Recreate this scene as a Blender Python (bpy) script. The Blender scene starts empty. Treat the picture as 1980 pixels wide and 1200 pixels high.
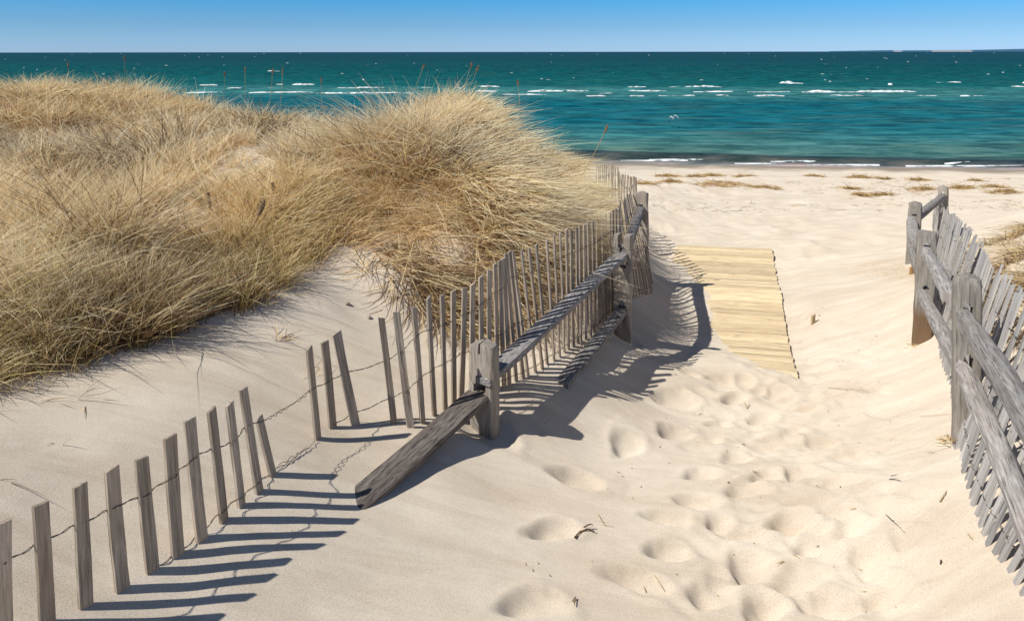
import bpy, bmesh, math, random
import numpy as np
from mathutils import Vector, Matrix

random.seed(7)
rng = np.random.default_rng(11)
scene = bpy.context.scene
COL = scene.collection
R = math.radians

# ------------------------------------------------------------------ camera
F = 1450.0                       # focal length in pixels of a 1980 wide frame
PITCH = 4.9
CAMZ = 1.6
SHIFT_Y = -0.1894
PR = 600 + SHIFT_Y * 1980        # row of the optical axis
cam_d = bpy.data.cameras.new('camera')
cam = bpy.data.objects.new('camera', cam_d); COL.objects.link(cam)
cam_d.lens = F / 1980 * 36; cam_d.sensor_width = 36; cam_d.sensor_fit = 'HORIZONTAL'
cam_d.shift_y = SHIFT_Y; cam_d.clip_start = 0.05; cam_d.clip_end = 200000
CM = Matrix.Rotation(R(90 - PITCH), 4, 'X') @ Matrix.Rotation(R(-0.07), 4, 'Z')
cam.matrix_world = Matrix.Translation((0, 0, CAMZ)) @ CM
scene.camera = cam
CR = np.array(CM.to_3x3())

def ray(px, py):
    """world direction through a point of the survey photo, scaled so that its y component is 1"""
    d = CR @ np.array([(px - 990) / F, -(py - PR) / F, -1.0])
    return d / d[1]
def at_depth(px, py, Y):
    d = ray(px, py); return Vector((d[0] * Y, Y, CAMZ + d[2] * Y))
def at_drop(px, py, D):
    d = ray(px, py); t = D / -d[2]; return (d[0] * t, t)

# ------------------------------------------------------------------ noise
def _hash(ix, iy, seed):
    h = (ix.astype(np.int64) * 374761393 + iy.astype(np.int64) * 668265263 + seed * 982451653) & 0x7fffffff
    h = ((h ^ (h >> 13)) * 1274126177) & 0x7fffffff
    return ((h ^ (h >> 16)) & 0xffff) / 65535.0
def vnoise(x, y, seed=0):
    x = np.asarray(x, float); y = np.asarray(y, float)
    ix = np.floor(x); iy = np.floor(y); fx = x - ix; fy = y - iy
    ux = fx * fx * fx * (fx * (fx * 6 - 15) + 10); uy = fy * fy * fy * (fy * (fy * 6 - 15) + 10)
    a = _hash(ix, iy, seed); b = _hash(ix + 1, iy, seed); c = _hash(ix, iy + 1, seed); d = _hash(ix + 1, iy + 1, seed)
    return (a * (1 - ux) + b * ux) * (1 - uy) + (c * (1 - ux) + d * ux) * uy - 0.5
def fbm(x, y, octv=4, seed=0):
    s = 0; a = 1.0
    for o in range(octv):
        s = s + a * vnoise(x * 2**o + 17.3 * o, y * 2**o - 9.1 * o, seed + o); a *= 0.5
    return s
def sstep(x, a, b):
    t = np.clip((x - a) / (b - a), 0, 1); return t * t * (3 - 2 * t)

# ------------------------------------------------------------------ terrain
SEA_D = 3.13; SEA_Z = CAMZ - SEA_D
PY = [-60, -10, 0, 2, 3.2, 4.8, 7, 9, 12, 16, 20, 25, 40, 80, 200]
PD = [1.0, 1.3, 1.52, 1.62, 1.80, 2.0, 2.14, 2.27, 2.5, 2.8, 3.10, 3.6, 5, 7, 9]
def mean_drop(X, Y):
    Ye = Y + .12 * np.clip(X - 8, -30, 40) * sstep(Y, 9, 18)
    path = np.interp(Ye, PY, PD)
    dune = np.interp(Y, [-60, 0, 2, 5, 8, 10, 13, 15], [0.8, 0.9, 1.0, 1.0, 0.95, 1.05, 2.2, 2.75])
    w = sstep(-X, 0.8, 2.6) * (1 - sstep(Y, 13, 15))
    rd = np.interp(Y, [-60, 0, 5, 7.5, 10, 12], [0.9, 1.0, 1.1, 1.5, 2.1, 2.5])
    w2 = sstep(X, 3.4 + 0.25 * np.clip(Y - 3, 0, 9), 6 + 0.3 * np.clip(Y - 3, 0, 9)) * (1 - sstep(Y, 10, 12))
    d = path * (1 - w) + dune * w
    return d * (1 - w2) + rd * w2
CTRL_PX = [  # (px, py, drop below the camera)
 (-150,1300,1.22),(90,1215,1.27),(165,1172,1.30),(292,1105,1.325),(391,1040,1.345),(468,980,1.36),(525,917,1.38),(612,848,1.42),
 (690,820,1.46),(797,826,1.50),(945,825,1.635),(1010,745,1.61),(1080,700,1.66),(1160,642,1.74),(1205,655,1.88),(1243,525,1.94),
 (475,1150,1.41),(658,1031,1.46),(680,985,1.485),(700,1130,1.49),(1140,856,1.82),(1385,680,2.15),(1375,548,2.22),(1100,790,1.735),(1180,750,1.80),(1260,720,1.92),
 (990,1190,1.60),(1300,1190,1.71),(1600,1190,1.75),(1800,1190,1.69),(1960,1190,1.62),(1000,950,1.67),(1100,1000,1.70),
 (850,1000,1.57),(1300,950,1.83),(1500,900,1.89),(1700,900,1.83),(1862,842,1.69),(1543,728,2.06),(1500,560,2.15),(1493,481,2.2),(1312,477,2.2),
 (1300,620,2.13),(1250,768,1.965),(1400,780,2.05),(1650,700,2.02),(1650,520,2.14),(1780,655,1.90),(1762,510,1.99),(1822,455,2.12),
 (1835,735,1.78),(1870,900,1.60),(1955,1100,1.49),(2010,1250,1.44),(1450,430,2.33),(1250,430,2.30),(1650,420,2.32),
 (0,740,1.17),(150,705,1.19),(330,642,1.20),(470,588,1.20),(600,502,1.20),(560,650,1.285),(640,585,1.29),(700,600,1.38),(750,650,1.45),(760,745,1.47),
 (250,850,1.225),(100,900,1.20),(-60,1000,1.17),(400,750,1.26),(500,760,1.31),(830,770,1.535),(700,472,1.18),(760,520,1.24),(850,560,1.44),(905,600,1.52),
 (1000,480,1.22),(1010,620,1.57),(860,450,1.08),(1070,520,1.46),(1100,430,1.44),(1150,400,1.50),(1130,345,1.42),(850,215,0.66),(960,275,.88),(780,300,0.78),
 (545,272,0.84),(300,400,1.05),(600,350,0.88),(900,330,0.85),(1000,400,1.0),(100,500,1.13),(450,480,1.10),(100,350,1.0),
 (1950,470,1.78),(1975,560,1.45)]
CTRL_W = [  # world x, y, drop
 (-5.0,10,.62),(-2.7,9.2,1.16),(-5.4,8,.55),(-1.6,8.2,1.22),(-8,9,.55),(-3.9,7.5,.98),(-.6,6.9,.66),(-.14,7.0,.88),(.34,7.0,1.22),(.66,7.0,1.52),(.3,7.8,1.35),(.5,9.2,1.8),(-.8,9.3,1.2),(.2,11,2.1),(-2,12,2.2),
 (1.25,7.4,2.0),(1.3,9,2.05),(1.3,10.5,2.2),(.95,6.2,1.78),(.75,5.5,1.72),(1.0,7.5,1.8),(2.6,6.8,2.17),(2.6,10,2.34),
 (4.2,5.0,1.2),(6,7,1.3),(3.2,3.2,1.15),(8,4,1.0),(2.6,2.0,1.25),(3,0,1.1),(0,0,1.55),(0,-2,1.5),(-2.5,0,1.1),(-1.2,.8,1.27),(-5,4,.95),(-6,6,.85),(5.5,9,2.1),(6,12,2.48),(0,15,2.74),(4,14,2.65)]
cp = np.array([at_drop(x, y, d) + (d,) for x, y, d in CTRL_PX] + CTRL_W)
def kern(r, l=1.15):
    q = math.sqrt(3) * r / l; return (1 + q) * np.exp(-q)
_r = np.hypot(cp[:, None, 0] - cp[None, :, 0], cp[:, None, 1] - cp[None, :, 1])
KW = np.linalg.solve(kern(_r) + np.eye(len(cp)) * 0.004, cp[:, 2] - mean_drop(cp[:, 0], cp[:, 1]))

# boardwalk frame: right edge runs from (1543,728) to (1493,481)
BN = np.array(at_drop(1543, 728, 2.06)); BF = np.array(at_drop(1493, 481, 2.2))
BV = (BF - BN); BL = float(np.hypot(*BV)); BV = BV / BL
BU = np.array([-BV[1], BV[0]])                    # towards the left edge
BW = 1.04
def base_drop(X, Y):
    X = np.asarray(X, float); Y = np.asarray(Y, float)
    d = mean_drop(X, Y)
    sh = d.shape; xf = X.ravel(); yf = Y.ravel(); out = np.zeros(xf.size)
    near = (np.abs(xf) < 22) & (yf > -14) & (yf < 28)
    idx = np.nonzero(near)[0]
    for s in range(0, idx.size, 20000):
        k = idx[s:s + 20000]
        out[k] = kern(np.hypot(xf[k, None] - cp[None, :, 0], yf[k, None] - cp[None, :, 1])) @ KW
    return d + out.reshape(sh)
_e0 = base_drop(BN[0:1] + .5 * BU[0], BN[1:2] + .5 * BU[1])[0]; _e1 = base_drop(BF[0:1] + .5 * BU[0], BF[1:2] + .5 * BU[1])[0]
_vs = np.linspace(-0.4, BL + 0.2, 40)
_right = base_drop(BN[0] + BV[0] * _vs, BN[1] + BV[1] * _vs)
def board_z(u, v):      # top surface of the boardwalk
    return CAMZ - np.interp(v, _vs, _right) - 0.035 * np.clip(u, 0, 1.1)
# how far across (from the right edge) the sand leaves the boards bare
COV_V = np.array([-.1, 0, .4, .8, 1.2, 1.75, 2.4, 3.0, 3.4, 9.0])
COV_U = np.array([-.05, .03, .33, .44, .52, .57, .74, .90, 1.15, 1.6])
def terrain(X, Y, detail=True):
    X = np.asarray(X, float); Y = np.asarray(Y, float)
    z = CAMZ - base_drop(X, Y)
    rx = X - BN[0]; ry = Y - BN[1]
    v = rx * BV[0] + ry * BV[1]; u = rx * BU[0] + ry * BU[1]
    if detail:
        z = z + 0.05 * fbm(X * 0.9, Y * 0.9, 3, 3) * sstep(Y, 0.5, 4) * 0.6
        rip = (1 - np.exp(-((X - .5) / 1.5)**2) * 0.3)
        z = z + 0.006 * fbm(X * 5, Y * 5, 3, 8) * rip
        # trampled sand on the beach
        z = z + 0.05 * fbm(X * 3.0, Y * 3.0, 3, 21) * sstep(Y, 6.5, 9) * (1 - sstep(Y, 15, 18))
    bz = board_z(u, v)
    cu = np.interp(v, COV_V, COV_U) + 0.06 * fbm(v * 5, v * 0, 3, 5)
    cov = bz + np.where(u > cu, 0.16 * (u - cu), 0.35 * (u - cu)); cov = np.maximum(cov, bz - 0.02)
    w = sstep(u, -0.25, 0.0) * (1 - sstep(u, cu + .05, cu + .5)) * sstep(v, -0.35, -0.02) * (1 - sstep(v, BL, BL + 0.3))
    z = z * (1 - w) + cov * w
    keep = sstep(u, cu, cu + .06) * (1 - sstep(u, BW + .08, BW + .3)) * sstep(v, -.3, -.05) * (1 - sstep(v, BL - .05, BL + .2))
    floor_ = bz + np.clip(.16 * (u - cu), 0, .05)
    return np.where(z < floor_, z + (floor_ - z) * keep, z)
def footprints(X, Y):
    z = np.zeros_like(X)
    tr = np.exp(-((X - .38 * Y - .15) / (.25 + .10 * Y))**2 * 1.5) * sstep(Y, .5, 2) * (1 - sstep(Y, 4.8, 5.8))
    z += tr * (.0050 * fbm(X * 26, Y * 26, 3, 200) + .012 * fbm(X * 8, Y * 8, 3, 205))
    rp2 = np.sin((X * .75 + Y * .5) * 75 + 5 * fbm(X * 1.5, Y * 1.5, 2, 210)) * .0011 * sstep(X - .45 * Y, -.1, .3) * (1 - sstep(Y, 5, 7)); z += rp2
    for (cx, cy, a, b, ang, dep) in FEET:
        m = (np.abs(X - cx) < 0.6) & (np.abs(Y - cy) < 0.6)
        if not m.any(): continue
        dx = X[m] - cx; dy = Y[m] - cy
        c, s = math.cos(ang), math.sin(ang)
        p = (dx * c + dy * s) / a; q = (-dx * s + dy * c) / (b * (1 + .28 * np.clip(p, -1.5, 1.5)))
        wob = 1 + 0.35 * vnoise(X[m] * 11, Y[m] * 11, 31) + .15 * vnoise(X[m] * 34, Y[m] * 34, 32)
        r = np.sqrt(p * p + q * q) * wob
        hl = np.hypot(p + .35, q)
        z[m] += -dep * np.exp(-r**4.5) * (.75 + .45 * np.exp(-hl**2 * 3)) + dep * 0.16 * np.exp(-((r - 1.35) / 0.3)**2) * (1 + .6 * np.clip(p, -1, 1))
    return z

_TT = np.geomspace(0.9, 60, 700)
def hit(px, py):
    """where the line of sight of a survey point meets the sand"""
    d = ray(px, py)
    g = terrain(d[0] * _TT, _TT) - (CAMZ + d[2] * _TT)
    k = np.nonzero(g > 0)[0]
    k = k[0] if len(k) else len(_TT) - 1
    lo, hi = _TT[max(k - 1, 0)], _TT[k]
    t = np.linspace(lo, hi, 40); g = terrain(d[0] * t, t) - (CAMZ + d[2] * t)
    j = np.nonzero(g > 0)[0]; t = t[j[0]] if len(j) else hi
    return Vector((d[0] * t, t, float(CAMZ + d[2] * t)))
def ground(x, y): return float(terrain(np.array([x]), np.array([y]))[0])

# footprints: (px, py, width px, kind)
FP = [(1115,925,125),(1065,1025,120),(1020,1170,150),(1225,1120,130),(1375,1150,130),(1305,838,110),(1300,772,95),(1210,862,110),(1285,1000,110),(1345,968,100),
 (1290,1065,115),(1430,1030,120),(1355,918,90),(1440,945,90),(1425,885,80),(1545,915,100),(1620,930,95),(1525,1010,110),(1575,1050,120),(1450,1100,130),(1540,1120,130),
 (1650,1020,100),(1690,980,80),(1500,850,80),(1590,860,80),(1470,810,75),(1420,770,65),(1560,790,60),(1360,850,80),(1640,880,80),(1680,1080,110),(1600,1170,140),(1480,1185,140),
 (1710,1150,120),(1480,920,90),(1560,970,90),(1390,1010,80),(1500,760,60),(1390,735,60),(1440,740,50),(1530,835,60),(1640,810,60),(1330,720,50),(1620,990,90),(1385,820,60),(1750,1040,80)]
FEET = []
for (px, py, w) in FP:
    p = hit(px, py)
    L = w * p.y / F
    FEET.append((p.x, p.y, L * 0.44, L * 0.30 * random.uniform(.8, 1.1), R(random.uniform(-15, 75)), min(0.040, 0.21 * L) * random.uniform(.8, 1.1)))
for (px, py) in [(1774,662),(1856,846),(1760,512),(1205,652),(946,826)]:
    p = hit(px, py); FEET.append((p.x - .02, p.y - .03, .13, .10, .4, .028))
for k in range(210):
    y = random.uniform(2.2, 5.0); x = 0.45 + 0.28 * y + random.gauss(0, .28 + .06 * y)
    if x < 0.3 * y - .2 or x > .58 * y: continue
    FEET.append((x, y, random.uniform(.05, .1), random.uniform(.035, .06), R(random.uniform(0, 180)), random.uniform(.005, .014)))
for k in range(320):                                             # scuffed sand out on the beach
    y = random.uniform(7.5, 17); x = random.uniform(1.6, 11)
    FEET.append((x, y, random.uniform(.12, .2), random.uniform(.07, .12), R(random.uniform(0, 180)), random.uniform(.012, .03)))

# ------------------------------------------------------------------ helpers
def tag(o, label=None, cat=None, group=None, kind=None):
    if label: o['label'] = label
    if cat: o['category'] = cat
    if group: o['group'] = group
    if kind: o['kind'] = kind
    return o
def link(name, me, mat=None, parent=None):
    o = bpy.data.objects.new(name, me); COL.objects.link(o)
    if mat: me.materials.append(mat)
    if parent:
        o.parent = parent
        o.matrix_parent_inverse = Matrix.Identity(4)
    return o
def mesh_np(name, V, Fq, smooth=True):
    V = np.asarray(V, np.float32); Fq = np.asarray(Fq, np.int32)
    me = bpy.data.meshes.new(name)
    me.vertices.add(len(V)); me.vertices.foreach_set('co', V.ravel())
    n = Fq.shape[1]
    me.loops.add(Fq.size); me.loops.foreach_set('vertex_index', Fq.ravel())
    me.polygons.add(len(Fq)); me.polygons.foreach_set('loop_start', np.arange(0, Fq.size, n, dtype=np.int32))
    me.polygons.foreach_set('loop_total', np.full(len(Fq), n, np.int32))
    me.polygons.foreach_set('use_smooth', np.full(len(Fq), smooth, bool))
    me.update(calc_edges=True)
    return me
def mesh_py(name, V, Fs, smooth=True, sharp=None):
    me = bpy.data.meshes.new(name); me.from_pydata([tuple(v) for v in V], [], Fs)
    for p in me.polygons: p.use_smooth = smooth
    if sharp: me.set_sharp_from_angle(angle=R(sharp))
    me.update(); return me
def empty(name, loc):
    o = bpy.data.objects.new(name, None); COL.objects.link(o); o.location = loc; o.empty_display_size = .2; return o
def set_world(o, M):
    """place a mesh by its world matrix, below its parent"""
    if o.parent: o.matrix_basis = Matrix.Translation(-Vector(o.parent.location)) @ M
    else: o.matrix_world = M

# ------------------------------------------------------------------ materials
def newmat(name):
    m = bpy.data.materials.new(name); m.use_nodes = True
    nt = m.node_tree; nt.nodes.clear()
    out = nt.nodes.new('ShaderNodeOutputMaterial'); bs = nt.nodes.new('ShaderNodeBsdfPrincipled')
    nt.links.new(bs.outputs[0], out.inputs[0])
    return m, nt, bs, out
def N(nt, t, **kw):
    n = nt.nodes.new(t)
    for k, v in kw.items():
        if k.startswith('i_'):
            key = k[2:]; key = int(key) if key.isdigit() else key.replace('_', ' ')
            n.inputs[key].default_value = v
        else: setattr(n, k, v)
    return n
def ramp(nt, stops, interp='LINEAR'):
    n = nt.nodes.new('ShaderNodeValToRGB'); n.color_ramp.interpolation = interp
    els = n.color_ramp.elements
    while len(els) < len(stops): els.new(0.5)
    for e, (p, c) in zip(els, stops):
        e.position = p; e.color = (c[0], c[1], c[2], 1) if not isinstance(c, (int, float)) else (c, c, c, 1)
    return n
def mixc(nt, fac, a, b, mode='MIX'):
    n = nt.nodes.new('ShaderNodeMix'); n.data_type = 'RGBA'; n.blend_type = mode
    for sock, v in ((n.inputs[0], fac), (n.inputs[6], a), (n.inputs[7], b)):
        if hasattr(v, 'is_linked') or isinstance(v, bpy.types.NodeSocket): nt.links.new(v, sock)
        else: sock.default_value = v if isinstance(v, (int, float)) else (v[0], v[1], v[2], 1)
    return n.outputs[2]
def math_n(nt, op, a, b=0.0, clamp=False):
    n = nt.nodes.new('ShaderNodeMath'); n.operation = op; n.use_clamp = clamp
    for s, v in ((n.inputs[0], a), (n.inputs[1], b)):
        if isinstance(v, bpy.types.NodeSocket): nt.links.new(v, s)
        else: s.default_value = v
    return n.outputs[0]

def mat_sand():
    m, nt, bs, out = newmat('dry sand')
    geo = N(nt, 'ShaderNodeNewGeometry'); L = nt.links
    n1 = N(nt, 'ShaderNodeTexNoise', i_Scale=1.6, i_Detail=4.0); L.new(geo.outputs['Position'], n1.inputs['Vector'])
    n2 = N(nt, 'ShaderNodeTexNoise', i_Scale=330.0, i_Detail=3.0, i_Roughness=.7); L.new(geo.outputs['Position'], n2.inputs['Vector'])
    n3 = N(nt, 'ShaderNodeTexNoise', i_Scale=150.0, i_Detail=4.0, i_Roughness=.75); L.new(geo.outputs['Position'], n3.inputs['Vector'])
    c1 = ramp(nt, [(.3, (.65, .566, .462)), (.7, (.71, .64, .545))]); L.new(n1.outputs[0], c1.inputs[0])
    c2 = ramp(nt, [(.28, (.50, .44, .38)), (.45, (.96, .95, .94)), (.72, (1.15, 1.12, 1.1))]); L.new(n2.outputs[0], c2.inputs[0])
    col = mixc(nt, 1.0, c1.outputs[0], c2.outputs[0], 'MULTIPLY')
    mps = N(nt, 'ShaderNodeMapping'); mps.inputs['Scale'].default_value = (1.2, 5.0, 1); mps.inputs['Rotation'].default_value = (0, 0, .5); L.new(geo.outputs['Position'], mps.inputs[0])
    ns = N(nt, 'ShaderNodeTexNoise', i_Scale=1.4, i_Detail=6.0, i_Roughness=.65, i_Distortion=.8); L.new(mps.outputs[0], ns.inputs['Vector'])
    rs_ = ramp(nt, [(.35, (.90, .875, .85)), (.6, (1.03, 1.03, 1.03))]); L.new(ns.outputs[0], rs_.inputs[0])
    col = mixc(nt, 1.0, col, rs_.outputs[0], 'MULTIPLY')
    at = N(nt, 'ShaderNodeAttribute', attribute_name='litter')
    n4 = N(nt, 'ShaderNodeTexNoise', i_Scale=26.0, i_Detail=5.0, i_Roughness=.7); L.new(geo.outputs['Position'], n4.inputs['Vector'])
    r4 = ramp(nt, [(.40, 0.0), (.58, 1.0)]); L.new(n4.outputs[0], r4.inputs[0])
    lf = math_n(nt, 'MULTIPLY', at.outputs['Fac'], r4.outputs[0])
    col = mixc(nt, lf, col, (.42, .30, .17))
    sx = N(nt, 'ShaderNodeSeparateXYZ'); L.new(geo.outputs['Position'], sx.inputs[0])
    zz = math_n(nt, 'ADD', sx.outputs[2], math_n(nt, 'MULTIPLY', n1.outputs[0], 0.10))
    wet = N(nt, 'ShaderNodeMapRange', i_1=SEA_Z + .10, i_2=SEA_Z + .20, i_3=1.0, i_4=0.0); L.new(zz, wet.inputs[0])
    col = mixc(nt, wet.outputs[0], col, (.30, .235, .16))
    L.new(col, bs.inputs['Base Color'])
    rr = N(nt, 'ShaderNodeMapRange', i_1=0.0, i_2=1.0, i_3=0.95, i_4=0.45); L.new(wet.outputs[0], rr.inputs[0]); L.new(rr.outputs[0], bs.inputs['Roughness'])
    bs.inputs['Specular IOR Level'].default_value = .12; bs.inputs['Diffuse Roughness'].default_value = .5
    b = N(nt, 'ShaderNodeBump', i_Strength=.32, i_Distance=.0035); L.new(n3.outputs[0], b.inputs['Height'])
    b2 = N(nt, 'ShaderNodeBump', i_Strength=.5, i_Distance=.0018); L.new(n2.outputs[0], b2.inputs['Height']); L.new(b.outputs[0], b2.inputs['Normal'])
    L.new(b2.outputs[0], bs.inputs['Normal'])
    return m
def mat_wood(name, dark, light, stain, sc=(55, 55, 3.0), bump=.6, base_tint=None, rough=.85, contrast=(.36, .62)):
    m, nt, bs, out = newmat(name); L = nt.links
    tc = N(nt, 'ShaderNodeTexCoord'); oi = N(nt, 'ShaderNodeObjectInfo')
    off = N(nt, 'ShaderNodeVectorMath', operation='ADD'); L.new(tc.outputs['Object'], off.inputs[0])
    sc_n = N(nt, 'ShaderNodeVectorMath', operation='SCALE'); sc_n.inputs[0].default_value = (13, 7, 5); L.new(oi.outputs['Random'], sc_n.inputs['Scale'])
    L.new(sc_n.outputs[0], off.inputs[1])
    mp = N(nt, 'ShaderNodeMapping'); mp.inputs['Scale'].default_value = sc; L.new(off.outputs[0], mp.inputs[0])
    n1 = N(nt, 'ShaderNodeTexNoise', i_Scale=1.0, i_Detail=7.0, i_Roughness=.68, i_Distortion=.35); L.new(mp.outputs[0], n1.inputs['Vector'])
    mp2 = N(nt, 'ShaderNodeMapping'); mp2.inputs['Scale'].default_value = (9, 9, 3.2); L.new(off.outputs[0], mp2.inputs[0])
    n2 = N(nt, 'ShaderNodeTexNoise', i_Scale=1.0, i_Detail=4.0, i_Roughness=.6); L.new(mp2.outputs[0], n2.inputs['Vector'])
    r1 = ramp(nt, [(contrast[0], dark), (contrast[1], light)]); L.new(n1.outputs[0], r1.inputs[0])
    r2 = ramp(nt, [(.42, 0.0), (.68, 1.0)]); L.new(n2.outputs[0], r2.inputs[0])
    f2 = math_n(nt, 'MULTIPLY', r2.outputs[0], .55)
    col = mixc(nt, f2, r1.outputs[0], stain)
    # dark checks along the grain
    mp3 = N(nt, 'ShaderNodeMapping'); mp3.inputs['Scale'].default_value = (sc[0] * 1.6, sc[1] * 1.6, sc[2] * .7); L.new(off.outputs[0], mp3.inputs[0])
    n3 = N(nt, 'ShaderNodeTexNoise', i_Scale=1.0, i_Detail=3.0); L.new(mp3.outputs[0], n3.inputs['Vector'])
    r3 = ramp(nt, [(.30, 0.45), (.38, 1.0)]); L.new(n3.outputs[0], r3.inputs[0])
    col = mixc(nt, 1.0, col, r3.outputs[0], 'MULTIPLY')
    v = N(nt, 'ShaderNodeMapRange', i_1=0.0, i_2=1.0, i_3=.80, i_4=1.22); L.new(oi.outputs['Random'], v.inputs[0])
    cb = N(nt, 'ShaderNodeCombineXYZ');
    for i in range(3): L.new(v.outputs[0], cb.inputs[i])
    col = mixc(nt, 1.0, col, cb.outputs[0], 'MULTIPLY')
    if base_tint:
        sx = N(nt, 'ShaderNodeSeparateXYZ'); L.new(tc.outputs['Object'], sx.inputs[0])
        zz = math_n(nt, 'ADD', sx.outputs[2], math_n(nt, 'MULTIPLY', n2.outputs[0], -.30))
        mr = N(nt, 'ShaderNodeMapRange', i_1=base_tint[1] - .06, i_2=base_tint[1] + .06, i_3=1.0, i_4=0.0); L.new(zz, mr.inputs[0])
        warm = mixc(nt, r1.outputs[0], tuple(c * .45 for c in base_tint[0]), base_tint[0])
        col = mixc(nt, mr.outputs[0], col, warm)
    L.new(col, bs.inputs['Base Color']); bs.inputs['Roughness'].default_value = rough
    bs.inputs['Specular IOR Level'].default_value = .25
    hs = math_n(nt, 'ADD', n1.outputs[0], math_n(nt, 'MULTIPLY', r3.outputs[0], .5))
    b = N(nt, 'ShaderNodeBump', i_Strength=bump, i_Distance=.004); L.new(hs, b.inputs['Height']); L.new(b.outputs[0], bs.inputs['Normal'])
    return m
def mat_plain(name, col, rough=.7, metal=0, bump=0, bs_scale=40, var=.25):
    m, nt, bs, out = newmat(name); L = nt.links
    tc = N(nt, 'ShaderNodeTexCoord')
    n = N(nt, 'ShaderNodeTexNoise', i_Scale=bs_scale, i_Detail=4.0); L.new(tc.outputs['Object'], n.inputs['Vector'])
    r = ramp(nt, [(.3, tuple(c * (1 - var) for c in col)), (.7, tuple(min(1, c * (1 + var)) for c in col))]); L.new(n.outputs[0], r.inputs[0])
    L.new(r.outputs[0], bs.inputs['Base Color']); bs.inputs['Roughness'].default_value = rough; bs.inputs['Metallic'].default_value = metal
    if bump:
        b = N(nt, 'ShaderNodeBump', i_Strength=bump, i_Distance=.01); L.new(n.outputs[0], b.inputs['Height']); L.new(b.outputs[0], bs.inputs['Normal'])
    return m
def mat_grass():
    m, nt, bs, out = newmat('dry grass blades'); L = nt.links
    at = N(nt, 'ShaderNodeAttribute', attribute_name='tint')
    L.new(at.outputs['Color'], bs.inputs['Base Color']); bs.inputs['Roughness'].default_value = .6
    bs.inputs['Specular IOR Level'].default_value = .25
    tr = N(nt, 'ShaderNodeBsdfTranslucent'); L.new(at.outputs['Color'], tr.inputs[0])
    mx = N(nt, 'ShaderNodeMixShader', i_0=.42); L.new(bs.outputs[0], mx.inputs[1]); L.new(tr.outputs[0], mx.inputs[2]); L.new(mx.outputs[0], out.inputs[0])
    return m
def mat_sea():
    m, nt, bs, out = newmat('sea water'); L = nt.links
    geo = N(nt, 'ShaderNodeNewGeometry'); sx = N(nt, 'ShaderNodeSeparateXYZ'); L.new(geo.outputs['Position'], sx.inputs[0])
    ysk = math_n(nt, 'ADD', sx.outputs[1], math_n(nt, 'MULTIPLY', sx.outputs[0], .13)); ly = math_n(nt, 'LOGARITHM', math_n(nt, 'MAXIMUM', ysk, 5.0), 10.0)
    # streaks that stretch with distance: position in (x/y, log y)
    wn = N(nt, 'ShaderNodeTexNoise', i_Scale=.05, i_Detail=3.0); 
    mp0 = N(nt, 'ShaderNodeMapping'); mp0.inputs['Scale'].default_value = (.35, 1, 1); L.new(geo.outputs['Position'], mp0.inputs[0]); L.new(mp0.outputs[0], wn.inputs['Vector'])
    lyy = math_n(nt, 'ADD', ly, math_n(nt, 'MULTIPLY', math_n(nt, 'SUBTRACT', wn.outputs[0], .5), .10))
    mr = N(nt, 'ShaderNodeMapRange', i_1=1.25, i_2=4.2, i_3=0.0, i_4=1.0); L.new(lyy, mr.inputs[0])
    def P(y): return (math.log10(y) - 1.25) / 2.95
    c = ramp(nt, [(P(20.5), (.42, .39, .36)), (P(21.5), (.34, .33, .33)), (P(21.9), (.16, .17, .18)), (P(22.2), (.03, .045, .055)), (P(23.0), (.02, .05, .065)), (P(24.0), (.075, .185, .165)), (P(29), (.035, .18, .19)), (P(34), (.006, .130, .165)), (P(48), (.003, .115, .145)),  # navy stops paint in the shore wave's dark face, which reflects nothing
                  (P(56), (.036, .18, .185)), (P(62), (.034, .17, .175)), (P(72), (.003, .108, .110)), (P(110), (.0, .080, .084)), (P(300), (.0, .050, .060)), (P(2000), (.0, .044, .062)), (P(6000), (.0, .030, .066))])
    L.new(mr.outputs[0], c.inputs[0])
    mp1 = N(nt, 'ShaderNodeMapping'); mp1.inputs['Scale'].default_value = (.22, .9, 1); L.new(geo.outputs['Position'], mp1.inputs[0])
    n1 = N(nt, 'ShaderNodeTexNoise', i_Scale=.7, i_Detail=7.0, i_Roughness=.62); L.new(mp1.outputs[0], n1.inputs['Vector'])
    r1 = ramp(nt, [(.45, 0.0), (.68, 1.0)]); L.new(n1.outputs[0], r1.inputs[0])
    near = N(nt, 'ShaderNodeMapRange', i_1=60.0, i_2=22.0, i_3=0.22, i_4=.5); L.new(sx.outputs[1], near.inputs[0])
    col = mixc(nt, math_n(nt, 'MULTIPLY', r1.outputs[0], near.outputs[0]), c.outputs[0], (.075, .095, .045))
    mp2 = N(nt, 'ShaderNodeMapping'); mp2.inputs['Scale'].default_value = (.85, 2.1, 1); L.new(geo.outputs['Position'], mp2.inputs[0])
    n2 = N(nt, 'ShaderNodeTexNoise', i_Scale=.55, i_Detail=12.0, i_Roughness=.72); L.new(mp2.outputs[0], n2.inputs['Vector'])
    r2 = ramp(nt, [(.40, (.40, .55, .60)), (.5, (1, 1, 1)), (.60, (1.9, 1.45, 1.40))]); L.new(n2.outputs[0], r2.inputs[0])
    col = mixc(nt, 1.0, col, r2.outputs[0], 'MULTIPLY')
    df = N(nt, 'ShaderNodeBsdfDiffuse'); gl = N(nt, 'ShaderNodeBsdfGlossy', i_Roughness=.22); L.new(col, df.inputs[0]); gl.inputs[0].default_value = (.75, .9, 1, 1)
    b = N(nt, 'ShaderNodeBump', i_Strength=.9, i_Distance=.22); L.new(n2.outputs[0], b.inputs['Height']); L.new(b.outputs[0], gl.inputs['Normal'])
    b2 = N(nt, 'ShaderNodeBump', i_Strength=.6, i_Distance=.12); L.new(n2.outputs[0], b2.inputs['Height']); L.new(b2.outputs[0], df.inputs['Normal'])
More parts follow.
